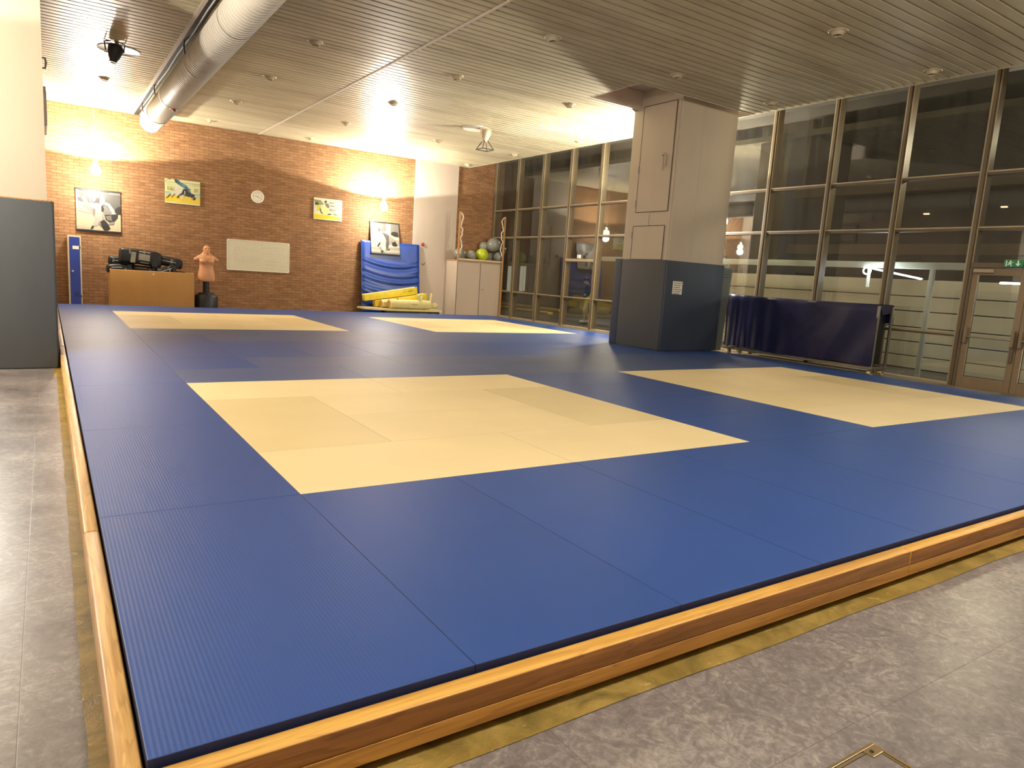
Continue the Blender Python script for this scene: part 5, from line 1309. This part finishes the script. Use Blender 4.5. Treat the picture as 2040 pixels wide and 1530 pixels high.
for s in (-1, 1):
    arm(bm, s, 0.92); add_ball(bm, (0.205, s*0.19, 0.935), (0.045, 0.018, 0.035))
    for k in range(4): cap(bm, (0.225, s*(0.185+0.0), 0.955-0.017*k), (0.27-0.008*abs(k-1), s*0.175, 0.94-0.02*k), 0.009, 0.007)
    cap(bm, (0.19, s*0.175, 0.955), (0.225, s*0.155, 0.975), 0.010, 0.008)
    sx_ = 0.06 if s > 0 else -0.12
    add_ball(bm, (sx_+0.06, s*0.10, 0.045), (0.12, 0.045, 0.045))
cap(bm, (0.0, 0, 1.42), (0.05, 0, 1.52), 0.06, 0.055); add_ball(bm, (0.085, 0, 1.60), (0.098, 0.075, 0.115)); add_ball(bm, (0.13, 0, 1.55), (0.05, 0.055, 0.06))
add_ball(bm, (0.188, 0, 1.575), (0.022, 0.014, 0.02)); add_ball(bm, (0.172, 0, 1.535), (0.014, 0.026, 0.008))
for s in (-1, 1): add_ball(bm, (0.07, s*0.078, 1.59), (0.025, 0.012, 0.033))
bm = fuse(bm, 0.0065, 3); bmesh.ops.transform(bm, matrix=MP, verts=bm.verts); bd = obj('body', bm, M['skin'], t, smooth=True)
bm = B()
for s in (-1, 1): add_ball(bm, (0.168, s*0.03, 1.60), (0.012, 0.012, 0.008), 10, 6)
bmesh.ops.transform(bm, matrix=MP, verts=bm.verts); obj('eye', bm, M['black'], bd, smooth=True)
bm = B(); legs(bm, 1.08); bm = fuse(bm, 0.012, 3); bmesh.ops.transform(bm, matrix=MP, verts=bm.verts); obj('trousers', bm, M['khaki'], t, smooth=True)
bm = B(); torso(bm, 1.04); [arm(bm, s, 1.15) for s in (-1, 1)]; add_ball(bm, (0.0, 0, 1.44), (0.08, 0.09, 0.05)); bm = fuse(bm, 0.012, 3); bmesh.ops.transform(bm, matrix=MP, verts=bm.verts); obj('jacket', bm, M['navycloth'], t, smooth=True)
bm = B()
n = 24
for (z0_, z1_, a0) in ((0.92, 1.22, 0), ):
    ringA = []
    for z, kx, ky in ((0.88, 0.135, 0.185), (0.95, 0.138, 0.188), (1.02, 0.140, 0.190), (1.10, 0.142, 0.194)):
        ringA.append([bm.verts.new((kx*math.cos(2*PI*i/n), ky*math.sin(2*PI*i/n), z+(0.10*max(0, math.cos(4*PI*i/n+0.6)) if z > 1.08 else 0))) for i in range(n)])
    for a, b_ in zip(ringA, ringA[1:]):
        for i in range(n): bm.faces.new((a[i], a[(i+1) % n], b_[(i+1) % n], b_[i]))
bmesh.ops.transform(bm, matrix=MP, verts=bm.verts); obj('vest', bm, M['vest'], t, smooth=True)
bm = B(); add_lathe(bm, [(0.112, -0.02), (0.114, 0.03), (0.10, 0.075), (0.06, 0.105), (0.0, 0.115)], (0.08, 0, 1.625), 22); add_prism(bm, [(0.16, -0.07, 1.628), (0.25, -0.05, 1.60), (0.265, 0, 1.597), (0.25, 0.05, 1.60), (0.16, 0.07, 1.628)], (0, 0, 0.01)); bmesh.ops.transform(bm, matrix=MP, verts=bm.verts); obj('cap', bm, M['cap'], t, smooth=True)
for s, sx_ in ((1, 0.06), (-1, -0.12)):
    bm = B(); add_ball(bm, (sx_+0.06, s*0.10, 0.048), (0.14, 0.052, 0.05)); bmesh.ops.transform(bm, matrix=MP, verts=bm.verts)
    for v in bm.verts: v.co.z = max(v.co.z, -0.249)
    obj('shoe', bm, M['strapwhite'], t, smooth=True)

# ------------------------------------------------------------------ world and view
w = bpy.data.worlds.new('night'); SC.world = w; w.use_nodes = True
w.node_tree.nodes['Background'].inputs[0].default_value = (0.010, 0.011, 0.013, 1); w.node_tree.nodes['Background'].inputs[1].default_value = 1.0
SC.view_settings.view_transform = 'Standard'
SC.view_settings.look = 'None'
SC.view_settings.exposure = 0.1
SC.view_settings.gamma = 1.0
